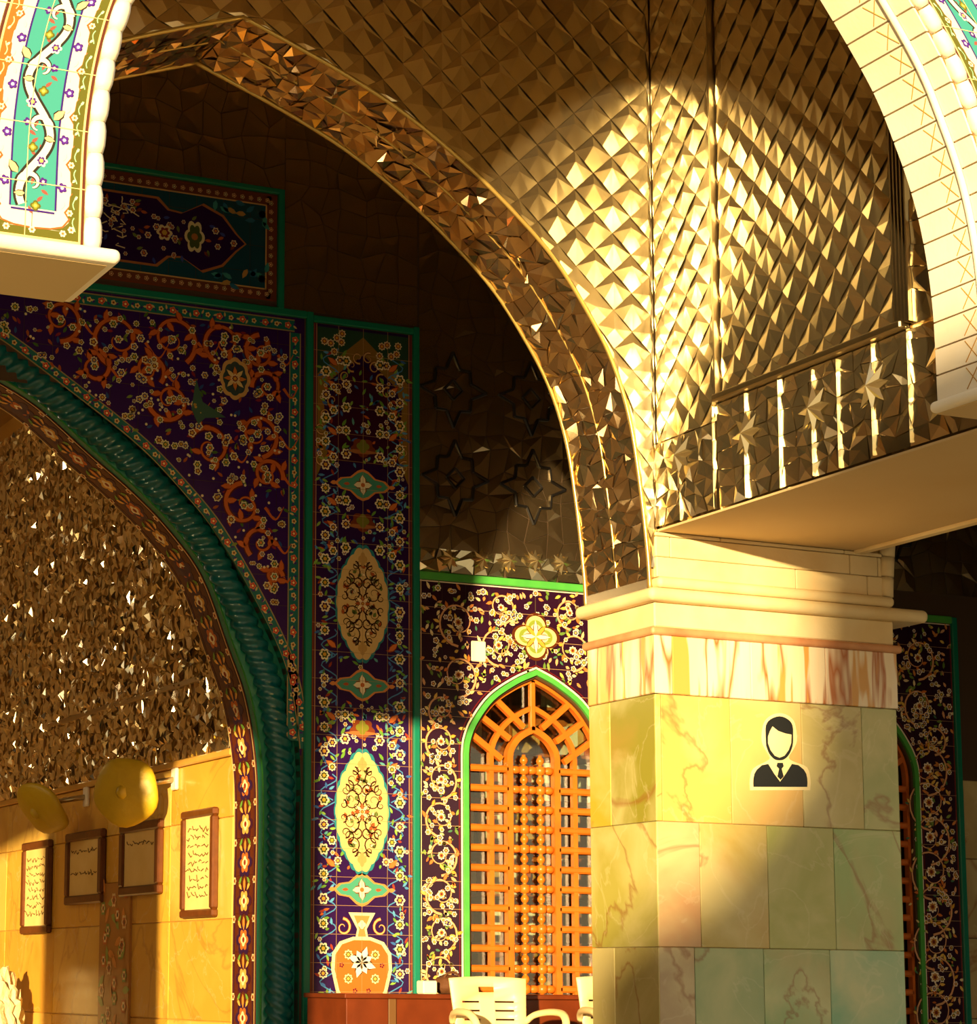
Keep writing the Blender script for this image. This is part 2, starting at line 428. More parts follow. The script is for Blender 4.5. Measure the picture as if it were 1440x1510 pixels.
for cx in (1.33, 7.78):                                          # slim columns that carry the front piers
    col = empty('column'); tag(col, 'slim round stone column under the front pier %s' % ('facing the niche arch' if cx < 4 else 'in front of the onyx pillar'), 'column')
    MB().lathe([(.26, 0), (.26, .12), (.235, .16), (.225, .3), (.215, 2.4), (.21, 2.95)], (cx, 7.6, 0), 'Z', 24).build('shaft', stone, col, True)
    MB().lathe([(.21, 2.95), (.25, 2.99), (.25, 3.03), (.22, 3.06), (.27, 3.15), (.33, 3.24), (.33, ZS-.004)], (cx, 7.6, 0), 'Z', 24).build('capital', stone, col)
    rebase(col, (cx, 7.6, 0))

# painted tiles on the front, bands follow the arch edge
def fedge(z):                                                    # right edge of the tiles (left pier)
    best = FC-interp([(z_, a) for a, z_ in FARC], z)
    return best-.062
def ffn(sgn):
    def fn(d, z, o):
        x = fedge(z)-d
        return (x if sgn < 0 else 2*FC-x, YF0+.012-o, z)
    return fn
for sgn in (-1, 1):
    fn = ffn(sgn); zt = 3.66+CZ if sgn < 0 else 4.75+CZ; zb = ZS+.052
    wmax = .75 if sgn < 0 else .8
    tile_grid('tile', wall_front, 0.0, .75, zb, zb+round((zt-zb)/.213)*.213, .213, fn, mat('tile_white', 'e2dccb', .2), gap=.0035, th=.006, nz=4, unique=True)
    zt = zb+round((zt-zb)/.213)*.213
    O = Orn(); n = int((zt-zb)/.02)
    zz = [zb+(zt-zb)*k/n for k in range(n+1)]
    def band(d0, d1, col, lay, z0=zb):
        q = [z for z in zz if z >= z0-1e-6]; O.ribbon([((d0+d1)/2, z) for z in q], abs(d1-d0), col, lay)
    def bandb(z0, z1, d0, d1, col, lay): O.rect(d0, z0, d1, z1, col, lay)
    for mir in (0, 1):
        D = (lambda d: d) if not mir else (lambda d: .374-d)
        oc = '5d5c0b' if not mir else 'b0641a'
        band(D(.0), D(.010), '5a2a10', 1, zb); band(D(.010), D(.018), 'e9c987', 1.2, zb+.012); band(D(.018), D(.05), oc, 1.1, zb+.02)
        k = 0; z = zb+.12
        while z < zt-.05:                                        # scalloped edge of the olive band
            dep = .074
            for cc, dd, ly in (('a65a24', 0, 1.3), (oc, .006, 1.4)):
                O.poly([(D(.045), z-.075+dd), (D(.054-dd*.3), z-.06), (D(.056-dd*.3), z-.025), (D(dep-dd*1.4), z), (D(.056-dd*.3), z+.025), (D(.054-dd*.3), z+.06), (D(.045), z+.075-dd)], cc, ly)
            O.flower(D(.053), z, .0125, 6, 'fff3d0', 'f0dca0', '8a5a20', 1.8)
            for s2 in (-1, 1):
                O.ribbon([(D(.036+.006*math.sin(q*.9)), z+s2*(.015+.01*q)) for q in range(6)], .004, '9ad9a0', 1.7)
                O.leaf(D(.036), z+s2*.05, s2*PI/2+.6, .018, .009, 'bfe8b8', 1.8)
            z2 = z+.0875
            if z2 < zt-.02:
                O.flower(D(.083), z2, .019, 5, '4a1a80', '5a2a9a', 'f5eede', 2.0)
                O.leaf(D(.088), z2+.04, 1.2, .03, .01, 'bfe0c8', 1.6); O.leaf(D(.072), z2-.05, -1.2, .03, .01, 'bfe0c8', 1.6)
            z += .175
        band(D(.101), D(.108), '3a1a78', 2.2, zb+.108)
    O.rect(.0, zb, .374, zb+.012, '5a2a10', 1.5); O.rect(.010, zb+.012, .364, zb+.02, 'e9c987', 1.6); O.rect(.018, zb+.02, .356, zb+.05, '5d5c0b', 1.55)
    O.poly([(.05, zb+.05), (.05, zb+.09), (.075, zb+.064), (.12, zb+.052)], '5d5c0b', 1.62); O.poly([(.324, zb+.05), (.324, zb+.09), (.299, zb+.064), (.254, zb+.052)], '5d5c0b', 1.62)
    O.ribbon([(.051, zb+.1), (.077, zb+.066), (.12, zb+.054), (.187, zb+.05), (.254, zb+.054), (.297, zb+.066), (.323, zb+.1)], .006, 'a65a24', 1.8)
    for d in (.045, .075, .187, .28): O.flower(d, zb+.043 if d > .05 else zb+.06, .013, 6, 'fff3d0', 'f0dca0', '8a5a20', 2)
    O.rect(.108, zb+.108, .266, zb+.115, '3a1a78', 2.3)
    O.ribbon([(.187, z) for z in zz if z >= zb+.114], .158, '3d958e', 1.1)
    # white scroll with a dark outline
    def vine(z): return .187+.052*math.sin(2*PI*(z-zb-.07)/.42)
    vp = [(vine(z), z) for z in [zb+.13+.012*k for k in range(int((zt-zb-.15)/.012))]]
    O.ribbon(vp, .044, '2c2412', 2.0); O.ribbon(vp, .025, 'f6ecd2', 2.2)
    z = zb+.19; s2 = -1
    while z < zt-.08:
        c = vine(z); a0 = PI/2 if s2 > 0 else PI/2
        for cc, wd, ly in (('2c2412', .040, 1.9), ('f6ecd2', .024, 2.25)):
            pth = []
            for q in range(14):
                t = q/13; rr = .042*(1-.6*t); a = (PI if s2 > 0 else 0)+s2*(-1)*t*4.4
                pth.append((c+s2*.042+rr*math.cos(a), z+.02+rr*math.sin(a)))
            O.ribbon(pth, wd, cc, ly, True)
        O.leaf(c-s2*.008, z+.05, PI/2+s2*.7, .055, .026, 'eec58a', 2.6, '2c2412'); O.leaf(c+s2*.02, z-.02, PI/2+s2*1.7, .04, .018, 'eec58a', 2.6, '2c2412')
        O.flower(c+s2*.075, z+.105, .024, 6, 'f6ecd2', '4a1a80', 'e0b060', 2.7); O.flower(c+s2*.085, z+.03, .016, 5, '4a1a80', '4a1a80', 'f6ecd2', 2.6)
        O.flower(c+s2*.06, z-.06, .02, 4, '5d5c0b', '8a8a1a', 'e0c060', 2.6)
        O.ribbon([(c+s2*.01, z+.02), (c+s2*.03, z+.06), (c+s2*.06, z+.08)], .005, '9a5040', 1.7)
        for q in range(6): O.leaf(c+s2*(.05+.014*(q % 3)), z-.09+.045*q, 1.0+q*1.3, .032, .013, '9a5040', 1.8)
        z += .21; s2 = -s2
    if sgn < 0: pass
    for k in range(1, 8):
        zg = zb+.213*k
        if zg < zt-.02: O.rect(0, zg-.0015, .75, zg+.0015, 'f2d890', 4)
    for dg in (.213, .426): O.ribbon([(dg, z) for z in zz], .003, 'f2d890', 4)
    O.build('painted_scroll_band', lambda a, b, d, fn=fn: fn(a, b, d), wall_front, .0005, .0065)

# ---- cross wall over the pillar --------------------------------------------
wall_cross = struct(MB().box((XB0+.014, YF1, ZS), (XB1, YP0, ZTOP)).build('wall_cross', mirror_dark), 'thick cross wall clad in mirror mosaic, carried by the onyx pillar')
MB().box((XB0, YF1, ZS-.012), (XB1-.05, YP0, ZS)).build('soffit_plaster', plaster, wall_cross)
MB().bbox((XB1-.05, YF1, ZS-.03), (XB1+.02, YP0, ZS+.06), .01).build('edge_moulding', stone, wall_cross)

def tent(mb, A, R, T, L, B, h, fn):
    """one mirror star: a broad facet leaning down, flanked by steeper ones"""
    e = .003; a = fn(*A, h); b = fn(*B, e); t = fn(*T, .0); r, l = fn(*R, .001), fn(*L, .001)
    k = max(.2, min(.5, (A[1]-(L[1]+B[1])/2)/max(.01, A[1]-B[1])))
    mh = h-(h-e)*k*1.0
    ml = fn((L[0]+B[0])/2, (L[1]+B[1])/2, mh); mr = fn((R[0]+B[0])/2, (R[1]+B[1])/2, mh)
    mu = fn((L[0]+T[0])/2, (L[1]+T[1])/2, .0); mv = fn((R[0]+T[0])/2, (R[1]+T[1])/2, .0)
    for f in ([a, ml, b], [a, b, mr], [a, l, ml], [a, mr, r], [a, mu, l], [a, t, mu], [a, mv, t], [a, r, mv]): mb.face(f)
def cell_mesh(name, hx, hz, h, fn, material):
    mb = MB(); o = Vector(fn(0, 0, 0)); hx *= .985; hz *= .985
    tent(mb, (0, .42*hz), (hx, 0), (0, hz), (-hx, 0), (0, -hz), h, lambda a, b, d: Vector(fn(a, b, d))-o)
    me = mb.mesh(name); me.materials.append(material); return me
def cells(name, parent, a0, a1, b0, b1, hx, hz, h, fn, material, hole=None, push=None, tilt=.03, axis='Y'):
    """diamond mirror pyramids; hole(p) is True where nothing may be, push(p) moves a point to its edge"""
    shared = cell_mesh(name, hx, hz, h, fn, material)
    i0, i1 = int(a0/hx)-1, int(a1/hx)+2; j0, j1 = int(b0/hz)-1, int(b1/hz)+2
    for i in range(i0, i1+1):
        for j in range(j0, j1+1):
            if (i+j) % 2: continue
            c = (i*hx, j*hz); V = [(c[0]+hx, c[1]), (c[0], c[1]+hz), (c[0]-hx, c[1]), (c[0], c[1]-hz)]
            def bad(p): return p[0] < a0-1e-6 or p[0] > a1+1e-6 or p[1] < b0-1e-6 or p[1] > b1+1e-6 or (hole and hole(p))
            nb = [bad(p) for p in V]
            if all(nb): continue
            if not any(nb):
                o = link(name, shared, parent); o.location = fn(c[0], c[1], 0)
                r = [rnd.uniform(-tilt, tilt) for _ in range(3)]
                o.rotation_euler = (r[0], 0, r[1]) if axis == 'Y' else (0, r[0], r[1])
                continue
            def fix(p):
                q = (min(max(p[0], a0), a1), min(max(p[1], b0), b1))
                if hole and hole(q): q = tuple(push(q))
                return (min(max(q[0], a0), a1), min(max(q[1], b0), b1))
            W = [fix(p) for p in V]; cc = fix(c)
            cc = ((cc[0]*2+sum(p[0] for p in W)/4)/3, (cc[1]*2+sum(p[1] for p in W)/4)/3)
            ar = abs(sum(W[k][0]*W[(k+1) % 4][1]-W[(k+1) % 4][0]*W[k][1] for k in range(4)))/2
            if ar < hx*hz*.12: continue
            mb = MB()
            tent(mb, cc, W[0], W[1], W[2], W[3], h*.8, fn)
            mb.build(name, material, parent)
def shards(name, parent, a0, a1, b0, b1, na, nb, fn, material, h=.012, jit=.32, limit=None, gap=.97):
    """irregular mirror shards, each its own faceted piece"""
    R = random.Random(hash((round(a0*100), na)) & 0xffff); G = {}
    for i in range(na+1):
        for j in range(nb+1):
            ja = jit if 0 < i < na else 0; jb = jit if 0 < j < nb else 0
            G[i, j] = (a0+(a1-a0)*(i+R.uniform(-ja, ja))/na, b0+(b1-b0)*(j+R.uniform(-jb, jb)+(0.5*jit*(i % 2) if jb else 0))/nb)
    rest = MB()
    for i in range(na):
        for j in range(nb):
            Q = [G[i, j], G[i+1, j], G[i+1, j+1], G[i, j+1]]; c = (sum(p[0] for p in Q)/4, sum(p[1] for p in Q)/4)
            Q = [(c[0]+(p[0]-c[0])*gap, c[1]+(p[1]-c[1])*gap) for p in Q]
            hs = [.004+R.uniform(0, h) for _ in range(4)]; cp = (c[0]+R.uniform(-.2, .2)*(a1-a0)/na, c[1]+R.uniform(-.2, .2)*(b1-b0)/nb); hc = .004+R.uniform(.3, 1.5)*h
            mb = MB() if (limit is None or limit(c)) else rest
            for k in range(4):
                q = (k+1) % 4; mb.face([fn(*cp, hc), fn(*Q[k], hs[k]), fn(*Q[q], hs[q])])
            if mb is not rest: mb.build(name, material, parent)
    if rest.f: stuff(rest.build(name+'_field', material, parent))

PZ0, PZ1 = 3.085+CZ, 5.75+CZ
PY0, PY1 = 8.45, 9.965
fnc = YZ(XB0+.004)
cells('mirror_pyramid', wall_cross, PY0+.05, PY1-.02, PZ0, PZ1, .108, .108, .015, fnc, mirror, axis='X')
cells('mirror_pyramid', wall_cross, PY1+.02, YP0-.01, 2.95+CZ, PZ1, .108, .108, .0095, fnc, mirror, axis='X')
shards('mirror_shard', wall_cross, YF1+.01, PY1+.02, ZS+.01, PZ0-.05, 19, 6, fnc, mirror, h=.010)
shards('mirror_shard', wall_cross, PY1+.03, YP0-.005, ZS+.01, 2.94+CZ, 6, 5, fnc, mirror, h=.018)
shards('mirror_shard', wall_cross, YF1+.01, PY0-.07, PZ0-.04, PZ1, 5, 22, fnc, mirror, h=.022, limit=lambda c: c[1] < 4.9+CZ)
for k, (u, v) in enumerate(((1005, 672), (1103, 640), (1202, 603), (1288, 570))):
    p = onX(u, v, XB0); mb = MB()
    for q in range(16):
        a0, a1 = 2*PI*q/16, 2*PI*(q+1)/16; r0, r1 = (.125 if q % 2 == 0 else .062), (.125 if q % 2 else .062)
        mb.face([fnc(p.y, p.z, .055), fnc(p.y+r0*math.sin(a0), p.z+r0*math.cos(a0), .018), fnc(p.y+r1*math.sin(a1), p.z+r1*math.cos(a1), .018)])
    mb.build('mirror_star', mirror, wall_cross)
for u, v0, v1 in ((1005, 685, 768), (1053, 600, 752), (1101, 580, 626), (1101, 655, 735), (1150, 560, 722), (1200, 545, 590), (1200, 618, 703), (1236, 530, 692), (1288, 505, 555), (1288, 582, 673), (1340, 482, 655)):
    p, q = onX(u, v0, XB0), onX(u, v1, XB0)
    MB().box((XB0-.020, p.y-.0025, min(p.z, q.z)), (XB0, p.y+.0025, max(p.z, q.z))).build('mirror_strip', mirror, wall_cross)
MB().bbox((XB0-.05, PY0-.02, PZ0-.045), (XB0+.01, PY1+.01, PZ0-.005), .008).build('panel_rail', metal, wall_cross)
for y, wd in ((PY1, .012), (PY0+.04, .009), (PY0+.015, .009), (PY0-.01, .009), (PY0-.035, .009), (PY0-.06, .009)):
    MB().box((XB0-.035, y-wd, PZ0-.02), (XB0+.01, y+wd*.2, PZ1)).build('panel_strip', metal, wall_cross)

# ---- inner arcade --------------------------------------------------------------
x2 = lambda p: 2*AC-p
AC2 = XP1+2.45
ap = [(.35, ZCAP)]+[(AC-d, z) for d, z in reversed(AARC)]+[(AC+d, z) for d, z in AARC[1:]]+[(AC2-d, z) for d, z in reversed(AARC)]+[(AC2+d, z) for d, z in AARC[1:]]+[(15, ZCAP), (15, ZTOP), (.35, ZTOP)]
wall_arcade = struct(MB().prism(ap, XZ(YP0+.014, 1), 0, YP1-YP0-.014).build('wall_arcade', mirror_dark), 'inner arcade wall clad in mirror pyramids with a pointed mirror-lined arch')
def inopen(p): return p[1] < arcz(p[0])-1e-4
ACURVE = list(reversed(AL))+AR[1:]
cells('mirror_pyramid', wall_arcade, 3.1, XB0-.004, 2.25+CZ, 5.72+CZ, .118, .110, .0105, XZ(YP0+.004), mirror, inopen, lambda p: nearest(ACURVE, p))
# lining of the arch
def sparam(P):
    S = arclen(P)
    def f(s, y, d):
        s = min(max(s, 0), S[-1]); p = at(P, S, s); q = at(P, S, min(s+.01, S[-1])); r = at(P, S, max(s-.01, 0))
        t = Vector((q[0]-r[0], q[1]-r[1])).normalized(); nrm = Vector((-t.y, t.x))
        if nrm.y > 0 and abs(nrm.y) > .05 or (abs(nrm.y) <= .05 and nrm.x*(p[0]-AC) > 0): nrm = -nrm
        return (p[0]+nrm.x*d, y, p[1]+nrm.y*d)
    return f, S[-1]
fr, LR = sparam(AR); fl, LLn = sparam(AL)
shards('mirror_shard', wall_arcade, .01, LR-.09, YP0+.02, YP1-.02, 50, 6, fr, mirror_red, h=.016, jit=.42)
shards('mirror_shard', wall_arcade, .01, LLn-.09, YP0+.02, YP1-.02, 50, 6, fl, mirror_red, h=.016, limit=lambda c: c[0] < 1.0)
rim = mat('rim_strip', 'd9b866', .25, .7)
for f_, Ls in ((fr, LR), (fl, LLn)):
    for y, r in ((YP0+.005, .013), (YP1-.005, .013), ((YP0+YP1)/2, .007)):
        MB().tube([f_(Ls*k/70, y, .012) for k in range(71)], r, 6).build('arch_rim', rim, wall_arcade, True)
    MB().prism([(YP0+.02, 0), (YP1-.02, 0), (YP1-.02, .09), (YP0+.02, .09)], lambda a, b, d, f_=f_, Ls=Ls: f_(Ls-b, a, d), 0, .02).build('rim_base', mirror_dark, wall_arcade)
# cream courses between pillar cap and cross wall
zc = [2.20+CZ, 2.315+CZ, 2.43+CZ, ZS-.013]
cuts = [[969, 1170, 1275, 1318], [969, 986, 1250, 1291, 1318], [969, 1060, 1242, 1300, 1318]]
for k in range(3):
    ym = (838, 806, 792)[k]; xs = [onY(u, ym, YP0).x for u in cuts[k]]; xs[0] = XP0+.015; xs[-1] = 8.36
    for a, b in zip(xs, xs[1:]):
        MB().bbox((a+.002, YP0-.012-.006*(k == 0), zc[k]+.002), (b-.002, YP0+.02, zc[k+1]-.002), .004).build('course_stone', stone, wall_arcade)
S = arclen(AARC)
for k in range(6):                                               # rolled stones edging the next arch
    for yy, rr, off in ((YP0+.0, .045, .055), (YP0+.09, .035, -.01)):
        pts = []
        for q in range(4):
            d, z = at(AARC, S, S[-1]-.10-(.118*k+.004+.110*q/3)); pts.append((AC2-d-off, yy, z))
        MB().tube(pts, rr, 10).build('edge_stone', stone, wall_arcade, True)

# ---- pillars -----------------------------------------------------------------------
def rolled(name, a, b, r, material, parent, seg=6):
    bm = bmesh.new(); bmesh.ops.create_cube(bm, size=1)
    for v in bm.verts: v.co = Vector([(a[k]+b[k])/2+v.co[k]*(b[k]-a[k]) for k in range(3)])
    bmesh.ops.bevel(bm, geom=bm.edges[:], offset=r, segments=seg, profile=.5, affect='EDGES')
    mb = MB(); mb.add_bm(bm); return mb.build(name, material, parent)
def pillar(x0, x1, label, detailed):
    t = empty('pillar'); tag(t, label, 'pillar')
    MB().box((x0+.015, YP0+.015, 0), (x1-.015, YP1-.015, ZCAP)).build('core', stone, t)
    rolled('cap_moulding', (x0-.06, YP0-.075, 2.062+CZ), (x1+.2, YP1+.06, 2.136+CZ), .034, stone, t)
    rolled('upper_moulding', (x0+.0, YP0-.065, 2.138+CZ), (x1-.03, YP0+.05, 2.198+CZ), .027, stone, t)
    MB().bbox((x0, YP0-.012, 1.925+CZ), (x1-.01, YP1+.01, 2.064+CZ), .008).build('frieze_stone', stone, t)
    rolled('thin_moulding', (x0-.03, YP0-.035, 1.880+CZ), (x1+.035, YP1+.03, 1.925+CZ), .018, mat('rose_stone', 'd9a070', .5, noise=(5, .8, 'b0704a')), t)
    rows = [(1.56, .87), (.87, .2), (.2, -.48), (-.48, -.83)]
    px = [[975, 1077, 1182, 1271], [1032, 1132, 1230], [1025, 1127, 1225], [1080, 1180, 1270]]
    cols = [['dba648', 'e4b25e', 'd8b26c', 'bdb070', 'a8b072'], ['cfa070', 'b8a050', 'aaac62', '9cb472'], ['b59c78', '9eae7c', '94b078', '88b48c'], ['a8a87a', '94b07c', '94b07c', '88b48c']]  # onyx tints; the orange at upper left also carries the sunlit patch
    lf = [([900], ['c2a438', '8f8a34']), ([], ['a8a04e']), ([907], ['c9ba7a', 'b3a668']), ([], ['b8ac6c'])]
    for k, (zt, zb_) in enumerate(rows):
        ym = 1440-((zt+zb_)/2)*272
        xs = [x0]+[onY(u, ym, YP0).x-XP0+x0 for u in px[k]]+[x1]
        for q, (a, b) in enumerate(zip(xs, xs[1:])):
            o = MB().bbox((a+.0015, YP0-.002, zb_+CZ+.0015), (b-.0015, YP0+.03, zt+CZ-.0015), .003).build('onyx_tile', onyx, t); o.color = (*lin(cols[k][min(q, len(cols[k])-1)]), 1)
        ys = [YP0]+[onX(u, ym, XP0).y for u in lf[k][0]]+[YP1]
        ys = sorted(ys)
        for q, (a, b) in enumerate(zip(ys, ys[1:])):
            for xx, ww in ((x0-.002, x0+.03), (x1-.03, x1+.002)):
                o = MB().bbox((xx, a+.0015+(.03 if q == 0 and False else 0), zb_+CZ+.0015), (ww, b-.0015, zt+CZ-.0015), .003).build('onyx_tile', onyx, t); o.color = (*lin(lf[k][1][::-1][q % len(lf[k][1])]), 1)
    for a, b in ((x0-.006, x0+.11), (x0+.112, x0+.62), (x0+.622, x0+1.12), (x0+1.122, x1+.006)):
        o = MB().bbox((a, YP0-.012, 1.562+CZ), (b, YP0+.02, 1.882+CZ), .004).build('streaked_onyx_tile', onyx_streak, t); o.color = (*lin('f0dcb4'), 1)
    for xx, ww in ((x0-.008, x0+.03), (x1-.03, x1+.008)):
        for a, b in ((YP0-.010, YP0+.30), (YP0+.302, YP1)):
            o = MB().bbox((xx, a, 1.562+CZ), (ww, b, 1.882+CZ), .004).build('streaked_onyx_tile', onyx_streak, t); o.color = (*lin('e3b968'), 1)
    rebase(t, ((x0+x1)/2, (YP0+YP1)/2, 0)); return t
pillar(XP0, XP1, 'square pillar faced with green and golden onyx under a cream stone cap', True)
pillar(.35, 1.93, 'onyx pillar at the far end of the mirror-lined arch', True)

# sticker: a printed figure in a suit
def zp(x, y): p = onY(840+x/2.4, 900+y/2.4, YP0-.002); return (p.x, p.z)
def plate(pts, d0, d1, material, name, parent):
    return MB().prism([zp(*p) for p in pts], XZ(YP0-.002), d0, d1).build(name, material, parent)
st = empty('sticker'); tag(st, 'black and ivory sticker of a faceless man in suit and tie on the onyx pillar', 'sticker')
def ell(cx, cy, rx, ry, n=28): return [(cx+rx*math.cos(2*PI*k/n), cy+ry*math.sin(2*PI*k/n)) for k in range(n)]
plate(smoothline([(637, 637), (636, 600), (648, 560), (690, 537), (707, 522), (690, 492), (678, 462), (680, 420), (690, 390), (712, 371), (740, 364), (768, 371), (790, 390), (799, 420), (802, 462), (790, 492), (773, 522), (795, 537), (838, 556), (850, 600), (849, 637)], 3), .0, .003, ivory, 'backing', st)
plate(smoothline([(691, 445), (692, 408), (708, 386), (740, 375), (770, 386), (786, 408), (788, 445), (786, 480), (774, 510), (757, 527), (740, 531), (722, 527), (704, 508), (693, 480)], 3), .003, .0042, black, 'hair', st); hair = C.objects['hair']
plate([(699, 447), (706, 427), (715, 411), (735, 427), (760, 436), (782, 440), (781, 470), (772, 495), (757, 515), (740, 522), (723, 515), (708, 495), (699, 470)], .0042, .0052, ivory, 'face', hair)
plate(smoothline([(648, 625), (648, 595), (660, 564), (700, 544), (742, 607), (784, 544), (826, 564), (838, 595), (838, 625)], 2), .003, .0042, black, 'jacket', st); jacket = C.objects['jacket']
plate([(708, 538), (776, 538), (743, 603)], .0042, .0050, ivory, 'shirt', jacket)
plate([(732, 540), (751, 540), (754, 552), (747, 561), (754, 588), (743, 600), (732, 588), (738, 561), (729, 552)], .005, .0058, black, 'tie', jacket)
rebase(st, onY(1148, 1164, YP0-.002))

# ---- back wall -----------------------------------------------------------------------
def pxl(pts, y): return [(onY(u, v, y).x, onY(u, v, y).z) for u, v in pts]
XA = 3.5                                                          # axis of the great arch
def mirrorx(P): return [(2*XA-x, z) for x, z in reversed(P)]
OUT = [(XA, 4.40+CZ), (3.8, 4.31+CZ)]+pxl([(0, 495), (100, 570), (200, 650), (267, 720), (317, 783), (377, 887), (420, 981), (437, 1068), (443, 1150)], YB)
OUT = smoothline(OUT+[(6.31, .9+CZ), (6.31, 0)], 5)               # outer edge of the turquoise moulding
YI = YB+.16
INN = [(XA, 4.14+CZ), (3.85, 4.03+CZ)]+pxl([(0, 563), (60, 602), (133, 668), (200, 727), (253, 783), (300, 850), (337, 950), (363, 1025), (378, 1112), (382, 1200)], YI)
xe = onY(379, 1400, YI).x
INN = smoothline(INN+[(xe, .4+CZ), (xe, 0)], 5)                   # inner edge, where the lining starts
WC1, WC2, WH, WSP = 8.135, 10.86, .585, 1.57+CZ
WPROF = smoothline([(1, 0), (.975, .1), (.88, .23), (.64, .41), (.30, .545), (0, .625)], 5)
def warch(c, k=1.0, dz=0.0):                                      # left foot -> apex -> right foot
    L = [(c-f*WH*k, WSP+h*k+dz) for f, h in WPROF]
    return [(c-WH*k, 0)]+L+[(2*c-x, z) for x, z in reversed(L[:-1])]+[(c+WH*k, 0)]
bp = [(-6, 0)]+mirrorx(OUT)[0:]+OUT[1:]+warch(WC1, .97)+warch(WC2, .97)+[(15, 0), (15, ZTOP), (-6, ZTOP)]
wall_back = struct(MB().prism(bp, XZ(YB+.012, 1), 0, .19).build('wall_back', darkgrout), 'back wall of painted tiles and mirror panels with a great arch')
fb = XZ(YB+.012)
for lo, hi, nm in ((-6.2, -6, 'wall_left'), (15, 15.2, 'wall_right')):
    struct(MB().box((lo, YF0, 0), (hi, 22, ZTOP)).build(nm, darkgrout), 'plain end wall of the portico')

def ztab(P): return sorted([(z, x) for x, z in P])
OT = ztab(OUT)
def xout(z): return interp(OT, z)
def zpx(v, u=535): return onY(u, v, YB).z

# teal trims
def trimbox(nm, x0, x1, z0, z1, d, material=teal, parent=None): return MB().bbox((x0, YB-d, z0), (x1, YB+.02, z1), .006).build(nm, material, parent or wall_back)
ZSP = 4.555+CZ                                                    # top of spandrel and vase panel
X1, X2 = 6.335, 6.385
trimbox('trim_strip', X1, X2, 0, ZSP+.03, .02)
trimbox('trim_strip', 7.16, 7.205, 0, ZSP+.02, .02)
trimbox('trim_strip', X2, 7.16, ZSP-.035, ZSP+.01, .018)
trimbox('trim_strip', -2, X1, ZSP-.02, ZSP+.03, .02)
ZW = 2.775+CZ
trimbox('trim_strip', 7.205, 11.8, ZW, ZW+.055, .02, green)
trimbox('trim_strip', 11.80, 11.85, 0, ZW+.05, .02)
trimbox('trim_strip', -2, 6.16, 5.40+CZ, 5.435+CZ, .02); trimbox('trim_strip', 6.115, 6.16, ZSP+.02, 5.435+CZ, .022)

# --- spandrel of the great arch
spn = MB().box((3.4, YB+.0105, ZSP-.7), (X1, YB+.0125, ZSP-.02)).build('spandrel_tile_panel', darkgrout, wall_back)
navy = mat('tile_navy', '2c1048', .2); purple = mat('tile_purple', '32125a', .2)
brown_t = mat('tile_brown', '5a2412', .22); black_t = mat('tile_aubergine', '2c0f26', .2)
tile_grid('tile', spn, 3.5, X1-.01, 1.5+CZ, ZSP-.02, .2, fb, purple, left=lambda z: xout(z)+.004, nz=10)
O = Orn()
XI, ZI = 6.20, 4.425+CZ
def border(path, wd, lay=1):
    """teal band with a running row of blossoms"""
    O.ribbon(path, wd, '1c6a66', lay); S = arclen(path)
    for o_ in (-.46, .46):
        pp = []
        for k, p in enumerate(path):
            a = path[max(k-1, 0)]; b = path[min(k+1, len(path)-1)]; dx, dy = b[0]-a[0], b[1]-a[1]; q = math.hypot(dx, dy) or 1
            pp.append((p[0]-dy/q*wd*o_, p[1]+dx/q*wd*o_))
        O.ribbon(pp, .008, '9a8a5a', lay+.3)
    s = .05; k = 0
    while s < S[-1]-.03:
        x, y = at(path, S, s)
        O.flower(x, y, .026 if k % 2 == 0 else .019, 5, *((('d96a4a', 'b23a2a', 'f0d890')) if k % 2 == 0 else ('e0c890', 'c09a4a', '6a2a2a')), lay+.5)
        x2_, y2_ = at(path, S, s+.04); O.leaf(x2_, y2_, rnd.uniform(0, 6.28), .035, .014, 'c9b070', lay+.4); O.leaf(x2_, y2_, rnd.uniform(0, 6.28), .03, .014, '3a2a7a', lay+.45)
        s += .085; k += 1
bz = [1.55+CZ+.06*k for k in range(49)]
bpath = [(xout(z)+.045, z) for z in bz if xout(z)+.045 > 3.6]
border(list(reversed(bpath)), .075)
border([(3.6, ZI+.05), (XI+.05, ZI+.05)], .085); 
border([(XI+.055, ZI+.0), (XI+.055, 1.6+CZ)], .085)
def inside(x, z, m=.05): return xout(z)+.09+m < x < XI-m and z < ZI-m and x > 3.7
# orange arabesque scrolls
sc_px = [(90, 470, 34, 1), (175, 500, 42, -1), (255, 500, 40, 1), (330, 505, 34, -1), (385, 520, 28, 1), (250, 590, 34, 1), (310, 660, 34, -1), (380, 640, 36, 1), (395, 570, 26, -1), (360, 745, 34, 1), (385, 800, 26, -1), (395, 700, 26, 1), (140, 540, 26, -1), (220, 545, 26, 1), (405, 850, 14, 1)]
for u, v, r, sg in sc_px:
    p = onY(u, v, YB); rr = r/219
    P_ = O.spiral(p.x, p.z, rr, rnd.uniform(0, 6.28), 1.25, sg, .032, 'c4622a', 2.2, 30, '5a1a16')
    for k in (2, 5, 8, 11, 14, 17, 20):
        x, z = P_[k]; O.leaf(x, z, math.atan2(z-p.z, x-p.x)+sg*.9+(PI if k % 2 else 0)*.8, .085, .036, 'c4622a', 2.4, '6a2212')
    O.ribbon(smoothline([(p.x+rr*1.0, p.z), (p.x+rr*1.5, p.z-rr*.5), (p.x+rr*1.9, p.z+rr*.1)], 5), .022, 'c4622a', 2.1, True)
    O.flower(p.x, p.z, .03, 6, 'd9cfa0', '5a6a3a', 'd97a3a', 3)
